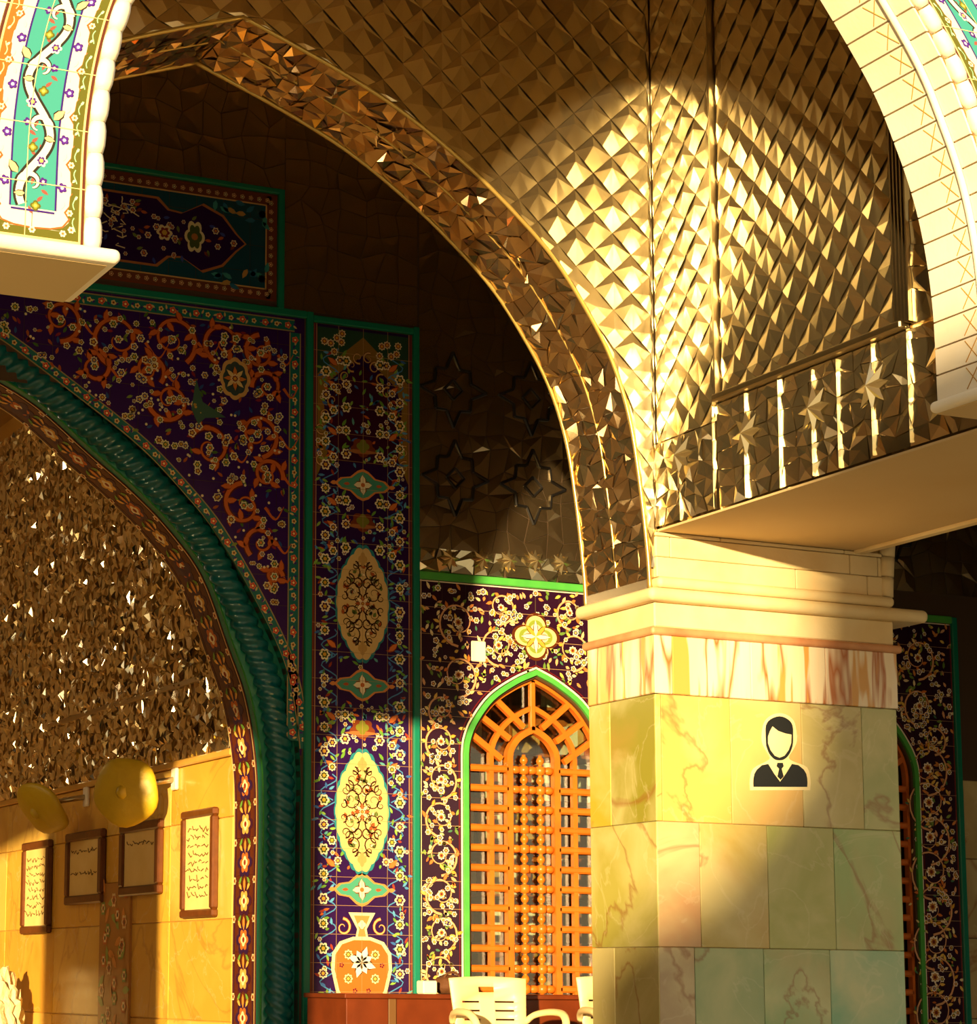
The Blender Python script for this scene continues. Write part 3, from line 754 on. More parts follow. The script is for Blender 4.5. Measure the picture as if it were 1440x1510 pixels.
for _ in range(1500):
    x, z = rnd.uniform(3.8, XI), rnd.uniform(2.2+CZ, ZI)
    if not inside(x, z, .02): continue
    k = rnd.random(); r = rnd.uniform(.014, .032)
    if k < .36: O.flower(x, z, r, rnd.choice((5, 6, 8)), 'd9cfa0', rnd.choice(('3a2a6a', '6a2a2a', '3a5a2a')), 'c9a04a', 2.8)
    elif k < .8: O.leaf(x, z, rnd.uniform(0, 6.28), .05, .02, rnd.choice(('4a6a2a', '2a4a8a', '7a8a3a', 'a8542a', '8a2a3a')), 2.0)
    else: O.disc(x, z, .01, 'e0d0a0', 2.6, 6)
p = onY(347, 558, YB)
O.lobed(p.x, p.z, .115, .15, 8, .1, 'c9a060', 3.4); O.lobed(p.x, p.z, .09, .12, 8, .1, '3a4a4a', 3.5)
for q in range(8): O.leaf(p.x, p.z, q*PI/4, .085, .03, ('c97a3a', 'd9c080')[q % 2], 3.7, '2a1a1a')
O.flower(p.x, p.z, .035, 8, 'e0c890', '7a2a2a', 'd9a63a', 3.9)
p = onY(293, 600, YB); O.poly([(p.x-.02, p.z+.2), (p.x+.03, p.z+.04), (p.x+.2, p.z-.05), (p.x+.05, p.z-.07), (p.x, p.z-.12), (p.x-.05, p.z-.02)], '3f5f52', 3.2)
O.build('arabesque_pattern', fb, spn)

# --- cartouche panel above
cz0, cz1 = 4.63+CZ, 5.39+CZ
car = MB().box((3.9, YB+.0105, cz0-.01), (6.12, YB+.0125, cz1+.01)).build('cartouche_tile_panel', darkgrout, wall_back)
tile_grid('tile', car, 3.92, 6.11, cz0, cz1, .2, fb, mat('tile_teal_dark', '16465a', .22))
O = Orn(); zm = (cz0+cz1)/2
for a, b, c in ((0, .012, '7a3a1a'), (.012, .075, '6a3a26'), (.075, .085, 'c9a060')):
    O.ribbon([(3.92, cz1-(a+b)/2), (6.11-(a+b)/2, cz1-(a+b)/2)], b-a, c, 1+b); O.ribbon([(3.92, cz0+(a+b)/2), (6.11-(a+b)/2, cz0+(a+b)/2)], b-a, c, 1+b); O.ribbon([(6.11-(a+b)/2, cz0+a), (6.11-(a+b)/2, cz1-a)], b-a, c, 1+b)
for k in range(34):
    for z in (cz0+.044, cz1-.044): O.flower(3.96+k*.063, z, .018, 5, 'c9a070', '7a2a2a' if k % 2 else '3a5a4a', 'e0c080', 2)
for k in range(11): O.flower(6.066, cz0+.07+k*.063, .018, 5, 'c9a070', '7a2a2a' if k % 2 else '3a5a4a', 'e0c080', 2)
cart = [(3.95, zm+.23), (5.22, zm+.23), (5.3, zm+.16), (5.4, zm+.15), (5.55, zm+.23), (5.7, zm+.17), (5.8, zm+.06), (5.87, zm)]
cart = cart+[(x, 2*zm-z) for x, z in reversed(cart[:-1])]
O.poly([(x+(.014 if x > 5 else 0), zm+(z-zm)*1.07) for x, z in cart], 'a86a3a', 1.8); O.poly(cart, '2a0f4a', 2)
for _ in range(90):
    x, z = rnd.uniform(4.6, 5.8), rnd.uniform(zm-.19, zm+.19)
    if abs(z-zm) > .19-max(0, x-5.35)*.36: continue
    k = rnd.random()
    if k < .45: O.flower(x, z, rnd.uniform(.015, .028), 6, 'd9c89a', '5a2a5a', 'c97a3a', 2.6)
    else: O.leaf(x, z, rnd.uniform(0, 6.28), .05, .022, rnd.choice(('b05a2a', '7a3a1a', '3a4a9a', '6a7a3a')), 2.4)
O.lobed(5.5, zm, .075, .12, 6, .25, 'd9cfa0', 3.2); O.lobed(5.5, zm, .055, .09, 6, .25, '4a5a2a', 3.3); O.disc(5.5, zm, .025, 'b0703a', 3.4)
O.flower(5.28, zm, .06, 6, 'd9c89a', '7a2a2a', 'c9a04a', 3)
for q in range(26):                                               # interlaced white script at the hidden end
    x, z = rnd.uniform(4.75, 5.02), rnd.uniform(zm-.17, zm+.17); O.ribbon([(x, z), (x+rnd.uniform(-.03, .06), z+rnd.uniform(-.03, .03)), (x+rnd.uniform(.0, .09), z+rnd.uniform(-.06, .06))], .008, 'd9c89a', 2.9)
for sx in (5.72, 5.95):
    for sz in (-1, 1):
        for q in range(5): O.leaf(sx+rnd.uniform(-.08, .08), zm+sz*(.27 if sx < 5.8 else .2)+rnd.uniform(-.03, .03), rnd.uniform(0, 6.28), .08, .035, ('2a6a8a', '3a8a8a', 'b08a4a')[q % 3], 2.2)
        O.flower(6.0, zm+sz*.23, .03, 8, 'e0d0a0', '3a2a2a', 'c9a04a', 2.8)
O.build('floral_pattern', fb, car)

# --- tall vase panel
vx0, vx1 = X2+.01, 7.155; vc = (vx0+vx1)/2; vz1 = ZSP-.04
vas = MB().box((vx0-.01, YB+.0105, 0), (vx1+.005, YB+.0125, vz1)).build('vase_tile_panel', darkgrout, wall_back)
tile_grid('tile', vas, vx0, vx1, 0, vz1, .19, fb, navy)
O = Orn()
for sx in (vx0, vx1):
    q = 1 if sx == vx0 else -1
    O.rect(min(sx, sx+q*.014), 0, max(sx, sx+q*.014), vz1, '7a3a1e', 1); O.rect(min(sx+q*.02, sx+q*.026), 0, max(sx+q*.02, sx+q*.026), vz1, 'c08a50', 1)
def med(z, rx, ry):
    O.lobed(vc, z, rx*1.06, ry*1.035, 26, .035, '2a8088', 3, 0, 104, .12); O.lobed(vc, z, rx, ry, 18, .05, 'd9b878', 3.2, 0, 108, .10)
    R = random.Random(int(z*100))
    for s in (-1, 1):
        for vv in (-1, 1):
            for (fx, fz, fr_, tn) in ((.42, .2, .36, 1.4), (.36, .58, .3, 1.3), (.18, .38, .2, 1.2), (.62, .38, .2, 1.2), (.15, .78, .15, 1.1), (.7, .12, .16, 1.1), (.2, .1, .2, 1.2), (.5, .44, .22, 1.2), (.28, .72, .16, 1.1)):
                O.spiral(vc+s*fx*rx, z+vv*fz*ry, fr_*rx, PI/2*vv, tn, s*vv, .011, '3a1a10', 3.5, 18)
            for q in range(12):
                a = R.uniform(.1, 1.4); f_ = R.uniform(.3, .85); O.leaf(vc+s*math.cos(a)*rx*f_*.9, z+vv*math.sin(a)*ry*f_, s*vv*a+1.5, .04, .02, ('b0562a', '6a7a3a', 'f0dca8')[q % 3], 3.4, '5a2a12')
    for q in range(8): O.leaf(vc, z, q*PI/4, .06, .024, ('b0562a', 'f0dca8')[q % 2], 3.7, '3a1a10')
    O.flower(vc, z, .022, 6, 'f0dca8', '9a3a1a', 'd9a63a', 3.9)
    O.lobed(vc, z+ry*.86, .035, .05, 4, .3, 'c09a5a', 3.6); O.lobed(vc, z-ry*.86, .035, .05, 4, .3, 'c09a5a', 3.6)
def cartouche(z):
    pts = [(-.2, 0), (-.16, .035), (-.09, .045), (-.04, .085), (0, .1), (.04, .085), (.09, .045), (.16, .035), (.2, 0)]; pts = pts+[(x, -y) for x, y in reversed(pts[1:-1])]
    O.poly([(vc+x*1.08, z+y*1.14) for x, y in pts], 'd98a4a', 3); O.poly([(vc+x*.97, z+y*.95) for x, y in pts], '4a9a80', 3.1)
    for q in range(4): O.leaf(vc, z, q*PI/2, .07, .04, 'f0e4bd', 3.4, '7a3a1a')
    O.disc(vc, z, .016, 'c96a2a', 3.6); 
    for s in (-1, 1): O.leaf(vc+s*.2, z, 0 if s > 0 else PI, .05, .03, 'd98a4a', 3.3); O.leaf(vc+s*.1, z, 0 if s > 0 else PI, .05, .022, 'b0562a', 3.3)
M_ = [(zpx(890), .2, .36), (zpx(1197), .2, .375)]
for z, rx, ry in M_: med(z, rx, ry)
CT = [zpx(715), zpx(1010), zpx(1312)]
for z in CT: cartouche(z)
# upper arch of the panel
za = min(zpx(520), vz1-.46); top = [(-.30, -.55), (-.30, -.1), (-.24, .02), (-.12, .13), (0, .22), (.12, .13), (.24, .02), (.30, -.1), (.30, -.55)]
O.poly([(vx0+.03, za-.62), (vx0+.03, vz1-.02), (vc, vz1-.02), (vc, za+.27), (vc-.13, za+.17), (vc-.26, za+.06), (vc-.30, za-.1), (vc-.27, za-.45)], '8a6a2a', 1.4)
O.poly([(vx1-.03, za-.62), (vx1-.03, vz1-.02), (vc, vz1-.02), (vc, za+.27), (vc+.13, za+.17), (vc+.26, za+.06), (vc+.30, za-.1), (vc+.27, za-.45)][::-1], '8a6a2a', 1.4)
O.poly([(vx0+.03, za+.1), (vx0+.03, vz1-.02), (vx1-.03, vz1-.02), (vx1-.03, za+.1), (vc, za+.4)], '2a4a3a', 1.6)
for s in (-1, 1):
    for k in range(9):
        f_ = k/8; x = vc+s*(.04+.28*min(1, f_*1.4)); z = za+.25-.75*f_**1.2
        O.spiral(x, z, .045, s*1.2, 1.1, s, .012, 'c9a060', 2, 14, '5a1a12')
    for q in range(6): O.flower(vc+s*rnd.uniform(.12, .32), vz1-.05-rnd.random()*.14, .03, 8, 'd9c89a', '7a3a2a', 'd9a63a', 2.4)
O.poly([(vc-.26, za-.5), (vc-.26, za-.1), (vc-.2, za+.02), (vc, za+.2), (vc+.2, za+.02), (vc+.26, za-.1), (vc+.26, za-.5)], '3a0f2e', 1.5)
def taken(x, z):
    for mz, rx, ry in M_:
        if ((x-vc)/(rx*1.25))**2+((z-mz)/(ry*1.12))**2 < 1: return True
    for c in CT:
        if abs(z-c) < .12 and abs(x-vc) < .26: return True
    if z < zpx(1340) and abs(x-vc) < .26: return True
    return False
z = .06; k = 0
while z < vz1-.25:
    for s in (-1, 1):
        for off, r in ((.285, .037), (.285 if k % 3 else .18, .03), (.13, .036)):
            zz_ = z+(0 if off > .2 else .09)
            if off == .285 and r == .03: zz_ += .06; off = .225
            if taken(vc+s*off, zz_): continue
            O.flower(vc+s*off, zz_, r*(1 if k % 2 else 1.12), 8 if k % 2 else 6, 'ece0b8', '3c4a1e' if (k+int(off*100)) % 3 else '4a2040', 'd9a63a', 2.9)
        O.ribbon([(vc+s*(.25+.06*math.sin(q*.8+k)), z+.022*q) for q in range(9)], .008, '4a8ac0', 1.8)
        if not taken(vc+s*.2, z+.05):
            O.leaf(vc+s*.2, z+.05, PI/2-s*.9, .09, .034, 'd9783a', 2.4, '7a2a12'); O.leaf(vc+s*.16, z+.12, PI/2+s*.6, .06, .022, '6a9a3a', 2.2)
        for q in range(5):
            O.leaf(vc+s*rnd.uniform(.22, .33), z+rnd.uniform(0, .16), rnd.uniform(0, 6.28), .05, .018, ('5aa0d0', '6a9a3a', '3a6ab0', '9a3a2a', '8ab04a')[q], 2.1)
    z += .165; k += 1
for _ in range(900):
    x, z = rnd.uniform(vx0+.035, vx1-.035), rnd.uniform(.02, vz1-.3)
    if taken(x, z): continue
    k = rnd.random()
    if k < .22: O.flower(x, z, rnd.uniform(.012, .022), 6, 'ece0b8', rnd.choice(('7a2a2a', '3c4a1e', '3a3a8a')), 'd9a63a', 2.3)
    else: O.leaf(x, z, rnd.uniform(0, 6.28), rnd.uniform(.03, .06), .018, rnd.choice(('4a8ac0', '6a9a3a', '3a6ab0', 'c9642a', '8ab04a', '5aa0a0')), 2.0)
for z in (zpx(660), zpx(770), zpx(1075), zpx(825)):
    O.lobed(vc, z, .1, .07, 5, .3, '7a3a1e', 2.6, .3); O.lobed(vc, z+.01, .05, .05, 4, .3, '7a7a2a', 3); O.leaf(vc-.14, z-.03, 0, .28, .03, 'a86a3a', 2.9)
# the vase
vz = zpx(1430)
def vase(k, col, lay): O.poly([(vc+x*k, vz+.02+(y-.02)*k) for x, y in [(0, -.3), (.1, -.25), (.17, -.14), (.205, .0), (.2, .1), (.15, .17), (.06, .2), (-.06, .2), (-.15, .17), (-.2, .1), (-.205, 0), (-.17, -.14), (-.1, -.25)]], col, lay)
vase(1.1, 'f0dca8', 3); vase(.98, 'd96a2a', 3.2)
O.poly([(vc-.05, vz+.2), (vc-.035, vz+.27), (vc-.1, vz+.38), (vc+.1, vz+.38), (vc+.035, vz+.27), (vc+.05, vz+.2)], 'f0dca8', 3.3); O.poly([(vc-.03, vz+.22), (vc-.02, vz+.27), (vc-.06, vz+.36), (vc+.06, vz+.36), (vc+.02, vz+.27), (vc+.03, vz+.22)], 'd98a4a', 3.5)
O.lobed(vc, vz+.3, .03, .03, 4, .3, 'f0e4bd', 3.7)
for s in (-1, 1): O.spiral(vc+s*.14, vz+.28, .06, PI/2, 1.2, s, .016, 'e9b070', 3.4, 18, '7a2a12')
for q in range(8): O.leaf(vc, vz+.05, PI/8+q*PI/4, .11 if q % 2 else .085, .045, 'f8f0da', 3.8, '3a2a12')
for sx, sz in ((-.1, .1), (.1, .1), (-.1, -.06), (.1, -.06)): O.flower(vc+sx, vz+sz, .034, 8, 'f0dca8', '6a5a1a', 'e0b050', 3.7)
for sx, sz in ((-.05, -.14), (.05, -.14), (-.15, .03), (.15, .03)):
    for q in range(5): O.disc(vc+sx+.012*math.cos(q*1.26), vz+sz+.012*math.sin(q*1.26), .007, '5a1a2a', 3.8, 6)
for s in (-1, 1):
    for q in range(7): O.spiral(vc+s*(.2+.02*q), vz-.3-.05*q, .06-.005*q, PI/2, 1, -s, .014, 'e9c890', 3, 14)
nb_ = round(vz1/.19)
for k in range(1, nb_): O.rect(vx0, vz1/nb_*k-.0013, vx1, vz1/nb_*k+.0013, 'b08a5a', 5)
for k in range(1, 4): O.rect(vx0+(vx1-vx0)/4*k-.0013, 0, vx0+(vx1-vx0)/4*k+.0013, vz1, 'b08a5a', 5)
O.build('floral_pattern', fb, vas)

# --- vine tiles round the lattice windows
def window_tiles(c, xa, xb, seed):
    R = random.Random(seed)
    pan = MB().box((xa, YB+.0105, ZW-.3), (xb, YB+.0125, ZW)).build('vine_tile_panel', darkgrout, wall_back)
    AT = ztab([(x, z) for x, z in warch(c, 1.0) if x <= c+1e-6])
    def xl(z): return interp(AT, z) if z < AT[-1][0] else c
    tile_grid('tile', pan, xa, c, 0, ZW, .19, fb, black_t, right=lambda z: xl(z)-.004, nz=8)
    tile_grid('tile', pan, c, xb, 0, ZW, .19, fb, black_t, left=lambda z: 2*c-xl(z)+.004, nz=8)
    O = Orn()
    O.rect(xa, 0, xa+.012, ZW, '7a2a1e', 1); O.rect(xa+.016, 0, xa+.022, ZW, 'e9cfa0', 1); O.rect(xb-.012, 0, xb, ZW, '7a2a1e', 1)
    O.rect(xa, ZW-.012, xb, ZW-.004, 'f0dcc0', 1)
    out = [(x, z) for x, z in warch(c, 1.0)]
    O.ribbon([(c+(x-c)*1.02, z+(.012 if z > WSP else 0)) for x, z in out], .014, 'f6e6d0', 2)
    O.ribbon([(c+(x-c)*1.055, z+(.03 if z > WSP else 0)) for x, z in out], .008, '6a1a1a', 2)
    cs = []
    wl = c-WH-xa
    z = .12; s = 1
    while z < WSP+.15:
        for xx in (xa+wl*.5, xb-wl*.5): cs.append((xx, z, wl*.40, s if xx < c else -s))
        z += .262; s = -s
    for x, z, r, s in ((c-.62, WSP+.55, .16, 1), (c-.62, WSP+.92, .17, -1), (c-.3, WSP+.78, .15, -1), (c+.3, WSP+.78, .15, 1), (c+.62, WSP+.55, .16, -1), (c+.62, WSP+.92, .17, 1), (c-.28, WSP+1.05, .12, 1), (c+.28, WSP+1.05, .12, -1), (c-.75, WSP+.3, .12, -1), (c+.75, WSP+.3, .12, 1)): cs.append((x, z, r, s))
    for x, z, r, s in cs:
        P_ = O.spiral(x, z, r, -PI/2, 1.35, s, .017, 'e0a878', 2.2, 28, '3a0f12')
        for k in range(2, 24, 3):
            px_, pz_ = P_[k]; a = math.atan2(pz_-z, px_-x)
            O.leaf(px_, pz_, a+s*R.uniform(.3, 1.4), R.uniform(.035, .06), .022, R.choice(('e9c05a', 'd97a3a', 'f0d890', 'd9a23a')), 2.5, '5a2a12')
        O.flower(x, z, r*.22, 8, 'f6ead0', 'c98a3a', '7a2a1a', 3)
        for q in range(4):
            a = R.uniform(0, 6.28); O.flower(x+math.cos(a)*r*.62, z+math.sin(a)*r*.62, .018, 6, 'f6ead0', '8a6a2a', 'd9a63a', 2.9)
        for q in range(6):
            a = R.uniform(0, 6.28); O.leaf(x+math.cos(a)*r*.9, z+math.sin(a)*r*.9, R.uniform(0, 6.28), .04, .016, R.choice(('7a9a3a', 'e9d08a', 'c96a2a', '4a7a5a')), 2.1)
    for _ in range(2600):
        x, z = R.uniform(xa+.03, xb-.03), R.uniform(.02, ZW-.03)
        xx = x if x < c else 2*c-x
        if xx > xl(z)-.05 and z < AT[-1][0]+.05: continue
        k = R.random()
        if k < .27: O.flower(x, z, R.uniform(.015, .027), R.choice((5, 6, 8)), 'f6ead0', R.choice(('6a1a2a', '4a5a2a', '3a2a6a')), 'e0b050', 2.7)
        else: O.leaf(x, z, R.uniform(0, 6.28), R.uniform(.035, .065), .022, R.choice(('e9c05a', '8aa04a', 'e0a878', 'd98a4a', 'f0dca8', '6a8a3a')), 2.0)
    mzz = WSP+.86                                                  # lozenge over the apex
    for k, col in ((1.15, '5a2a12'), (1, 'e9d08a'), (.8, '8a9a3a'), (.6, 'f0dca8'), (.35, 'c97a3a')):
        O.lobed(c, mzz, .17*k, .15*k, 4, .35, col, 3.2+(1.2-k)*.6, 0, 64)
    for q in range(8): O.leaf(c, mzz, q*PI/4, .12, .03, ('f6ead0', 'd9a23a')[q % 2], 3.9, '5a2a12')
    n2 = round(ZW/.19)
    for k in range(1, n2):
        zz_ = ZW/n2*k; e = (c-xl(zz_)) if zz_ < AT[-1][0] else 0
        O.rect(xa, zz_-.0012, c-e-.02, zz_+.0012, 'c9a070', 5); O.rect(c+e+.02, zz_-.0012, xb, zz_+.0012, 'c9a070', 5)
    O.build('vine_pattern', fb, pan)
    # a single blank pale tile, set proud of the pattern
    if seed == 1:
        p = onY(706, 960, YB); MB().bbox((p.x-.06, YB-.004, p.z-.075), (p.x+.055, YB+.01, p.z+.07), .006).build('pale_tile', white_paper, pan)
window_tiles(WC1, 7.205, 9.3, 1); window_tiles(WC2, 9.75, 11.8, 2)

# --- dark mirror panels with strapwork above
def strap(cx, cz, r):
    q = [(0, 1), (.2, .55), (.5, .53), (.53, .2), (.97, 0)]
    P_ = []
    for sx, sz, rev in ((1, 1, 0), (1, -1, 1), (-1, -1, 0), (-1, 1, 1)):
        s = [(x*sx, z*sz) for x, z in q]; P_ += s[::-1][:-1] if rev else s[:-1]
    P_ = [(cx+x*r, cz+z*r) for x, z in P_]; mb = MB()
    for a, b in zip(P_, P_[1:]+P_[:1]): mb.tube([(a[0], YB-.002, a[1]), (b[0], YB-.002, b[1])], .011, 5)
    D = [(cx, cz+.26*r), (cx+.26*r, cz), (cx, cz-.26*r), (cx-.26*r, cz)]
    for a, b in zip(D, D[1:]+D[:1]): mb.tube([(a[0], YB-.002, a[1]), (b[0], YB-.002, b[1])], .010, 5)
    mb.build('star_strapwork', mat('strap_black', '0c0806', .4), wall_back)
for u, v in ((668, 575), (783, 588), (671, 705), (786, 718)):
    p = onY(u, v, YB); strap(p.x, p.z, .275)
for x in (9.1, 10.2, 11.3, 12.4):
    for z in (3.5+CZ, 4.15+CZ): strap(x, z, .275)
shards('mirror_shard', wall_back, 7.21, 8.9, ZW+.06, 3.0+CZ, 12, 2, fb, mirror, h=.03)
shards('mirror_shard', wall_back, 7.21, 12.9, 3.0+CZ, 6.4+CZ, 40, 24, fb, mirror_dark, h=.006, limit=lambda c: False)
shards('mirror_shard', wall_back, 2.0, 6.17, 5.44+CZ, 6.4+CZ, 27, 6, XZ(YB+.014), mirror_dark, h=.006, limit=lambda c: False)
shards('mirror_shard', wall_back, 6.17, 7.2, ZSP+.03, 6.4+CZ, 7, 12, XZ(YB+.014), mirror_dark, h=.006, limit=lambda c: False)
for u, v in ((661, 824), (708, 826), (748, 828), (787, 828), (825, 832)):   # a row of faceted stars along the foot of the panel
    p = onY(u, v, YB); mb = MB()
    for q in range(16):
        a0, a1 = 2*PI*q/16, 2*PI*(q+1)/16; r0, r1 = (.085 if q % 2 == 0 else .045), (.085 if q % 2 else .045)
        mb.face([fb(p.x, p.z, .07), fb(p.x+r0*math.sin(a0), p.z+r0*math.cos(a0), .034), fb(p.x+r1*math.sin(a1), p.z+r1*math.cos(a1), .034)])
    mb.build('mirror_star', mirror, wall_back)
# right end of the back wall: pale onyx dado below mirror
for k in range(4):
    o = MB().bbox((11.86, YB-.004, .6*k+.003), (12.5, YB+.012, .6*k+.597), .004).build('onyx_tile', onyx, wall_back); o.color = (*lin('b0a070'), 1)
    o = MB().bbox((12.503, YB-.004, .6*k+.003), (13.2, YB+.012, .6*k+.597), .004).build('onyx_tile', onyx, wall_back); o.color = (*lin('a89a68'), 1)

# ---- turquoise rope moulding round the great arch -----------------------------
YR = YB+.06
MID = [((a[0]+b[0])/2, (a[1]+b[1])/2) for a, b in zip(
    [at(OUT, arclen(OUT), arclen(OUT)[-1]*k/240) for k in range(241)], [at(INN, arclen(INN), arclen(INN)[-1]*k/240) for k in range(241)])]
trim1 = MB(); 
SM = arclen(MID); Lm = SM[-1]; N = 760; NS = 20
for k in range(N+1):
    s = Lm*k/N; p = at(MID, SM, s); q = at(MID, SM, min(s+.03, Lm)); r = at(MID, SM, max(s-.03, 0))
    t = Vector((q[0]-r[0], q[1]-r[1])).normalized(); nrm = Vector((t.y, -t.x))
    for j in range(NS):
        th = 2*PI*j/NS; rr = .088*(1+.13*math.cos(3*th+2*PI*s/.085))
        trim1.v.append((p[0]+nrm.x*rr*math.cos(th), YR+rr*math.sin(th)*.8, p[1]+nrm.y*rr*math.cos(th)))
for k in range(N):
    for j in range(NS):
        q = (j+1) % NS; trim1.f.append((k*NS+j, k*NS+q, (k+1)*NS+q, (k+1)*NS+j)); trim1.c.append(None)
t1 = struct(trim1.build('trim_1', mat('rope_glaze', '086068', .3, noise=(4, .6, '085548')), None, True), 'turquoise glazed rope moulding round the great arch')
# flat turquoise bands either side and behind it
def strip3(A, ya, B, yb, n=160):
    mb = MB(); SA, SB = arclen(A), arclen(B)
    a = [at(A, SA, SA[-1]*k/n) for k in range(n+1)]; b = [at(B, SB, SB[-1]*k/n) for k in range(n+1)]
    for k in range(n): mb.face([(a[k][0], ya, a[k][1]), (a[k+1][0], ya, a[k+1][1]), (b[k+1][0], yb, b[k+1][1]), (b[k][0], yb, b[k][1])])
    return mb
strip3(OUT, YB-.004, OUT, YB+.075).build('outer_band', teal, t1)
strip3(OUT, YB+.075, INN, YB+.075).build('back_band', teal, t1)
INN2 = [(x-.0, z-.0) for x, z in INN]
OFFI = []
for k, p in enumerate(INN):
    a = INN[max(k-1, 0)]; b = INN[min(k+1, len(INN)-1)]; t = Vector((b[0]-a[0], b[1]-a[1])).normalized(); OFFI.append((p[0]+t.y*-.045*-1, p[1]+t.x*-.045*-1*-1))
OFFI = [(p[0]+.04, p[1]+.02) for p in INN]
strip3(INN, YB+.10, OFFI, YB+.10).build('inner_band', green, t1)
strip3(INN, YB+.10, INN, YB+.17).build('inner_edge', teal, t1)
# painted lining of the arch
LIN0, LIN1 = YB+.17, 14.70
lining = strip3(INN, LIN0, INN, LIN1).build('arch_lining', brown_t, wall_back)
SI = arclen(INN)
def flin(a, s, d):                                                # a across (Y), s along the curve
    p = at(INN, SI, min(max(s, 0), SI[-1])); q = at(INN, SI, min(s+.02, SI[-1])); r = at(INN, SI, max(s-.02, 0))
    t = Vector((q[0]-r[0], q[1]-r[1])).normalized(); return (p[0]-(-t.y)*d, a, p[1]-(t.x)*d) if False else (p[0]+t.y*d, a, p[1]-t.x*d)
tile_grid('tile', lining, LIN0+.01, LIN1-.01, .1, SI[-1], .26, flin, brown_t, unique=True, nz=5, th=.006)
O = Orn(); mid = (LIN0+LIN1)/2
n = int(SI[-1]/.03)
for o_, col in ((LIN0+.015, 'd9b878'), (LIN1-.015, 'd9b878'), (LIN0+.045, '3a1a3a'), (LIN1-.045, '3a1a3a')): O.ribbon([(o_, .03*k) for k in range(1, n)], .014, col, 1.2)
s = .2; k = 0
while s < SI[-1]-.1:
    O.lobed(mid, s, .13, .11, 6, .3, ('3a1030', '2a0f40')[k % 2], 1.6); O.lobed(mid, s, .085, .075, 6, .3, ('e0a850', 'c96a2a')[k % 2], 2); O.lobed(mid, s, .05, .045, 4, .3, 'f0dca8', 2.4); O.disc(mid, s, .02, '8a2a1a', 2.8)
    for sx in (-1, 1):
        O.flower(mid+sx*.17, s+.12, .028, 6, 'f0dca8', 'd97a3a', '5a2a12', 2.2); O.leaf(mid+sx*.1, s+.13, PI/2+sx*.8, .08, .03, 'e9b050', 2.1, '3a1a12'); O.leaf(mid+sx*.1, s-.11, -PI/2-sx*.8, .08, .03, '6a9a3a', 2.1, '3a1a12')
    O.leaf(mid, s+.1, PI/2, .1, .04, 'd98a3a', 2, '3a1a12')
    s += .26; k += 1
O.build('floral_pattern', flin, lining, .0006, .007)

# ---- niche behind the great arch ---------------------------------------------
XN = 6.07
wall_niche = struct(MB().box((XN+.014, LIN1, 0), (XN+.2, 21.5, 6)).build('wall_niche', gold_marble), 'side wall of the niche, golden marble below and mirror mosaic above')
struct(MB().box((-1, 21.5, 0), (XN+.2, 21.7, 6)).build('wall_niche_back', plaster), 'far wall of the niche'); struct(MB().box((-1.2, 14.3, 0), (-1, 21.7, 6)).build('wall_niche_left', plaster), 'left wall of the niche'); struct(MB().box((-1.2, 14.3, 6), (XN+.3, 21.7, 6.2)).build('ceiling_niche', mirror_dark), 'ceiling of the niche')
fn_ = YZ(XN+.012)
ZM = 1.56+CZ
ys = [LIN1, 15.9, 17.3, 18.6, 20.0, 21.45]; zs_ = [0, .55, 1.25, 1.95, ZM-.02]
for a, b in zip(ys, ys[1:]):
    for c, d in zip(zs_, zs_[1:]):
        o = MB().bbox((XN, a+.003, c+.003), (XN+.02, b-.003, d-.003), .004).build('marble_slab', onyx_gold, wall_niche); o.color = (*lin(rnd.choice(('e0aa3c', 'd6a038', 'e3b858'))), 1)
MB().bbox((XN-.03, LIN1, ZM-.02), (XN+.02, 21.5, ZM+.03), .008).build('dado_moulding', gold_marble, wall_niche)
shards('mirror_shard', wall_niche, LIN1, 20.6, ZM+.03, 5.0+CZ, 110, 46, fn_, mirror_niche, h=.035, jit=.4, limit=lambda c: c[0] < 16.7 and c[1] < 1.56+CZ+.52)
p = onX(36, 1000, XN); MB().box((XN-.02, p.y-.02, ZM), (XN+.02, p.y+.02, 5+CZ)).build('mirror_strip', metal, wall_niche)
a, b = onX(75, 1066, XN), onX(300, 1000, XN); MB().bbox((XN-.03, b.y, b.z-.02), (XN+.01, a.y, b.z+.02), .005).build('panel_rail', metal, wall_niche)
# a floral tile pilaster between the pictures
ya, yb = onX(195, 1350, XN).y, onX(150, 1350, XN).y
pil = MB().bbox((XN-.02, ya, 0), (XN+.01, yb, 1.0+CZ-.25), .006).build('floral_pilaster', mat('tile_ochre', 'a8702a', .25), wall_niche)
O = Orn(); yc = (ya+yb)/2
for k in range(26):
    z = .05+.058*k
    O.flower(yc+.26*math.sin(k*1.7), z, .06, 6, ('e9c890', 'c96a2a', '7a9a4a')[k % 3], ('b05a2a', 'f0dca8', 'e9c890')[k % 3], '5a2a12', 2); O.leaf(yc-.22*math.sin(k*1.7), z, k*1.3, .16, .06, ('8aa04a', 'd98a3a')[k % 2], 1.6)
O.build('floral_pattern', YZ(XN-.02), pil, .0006, .002)

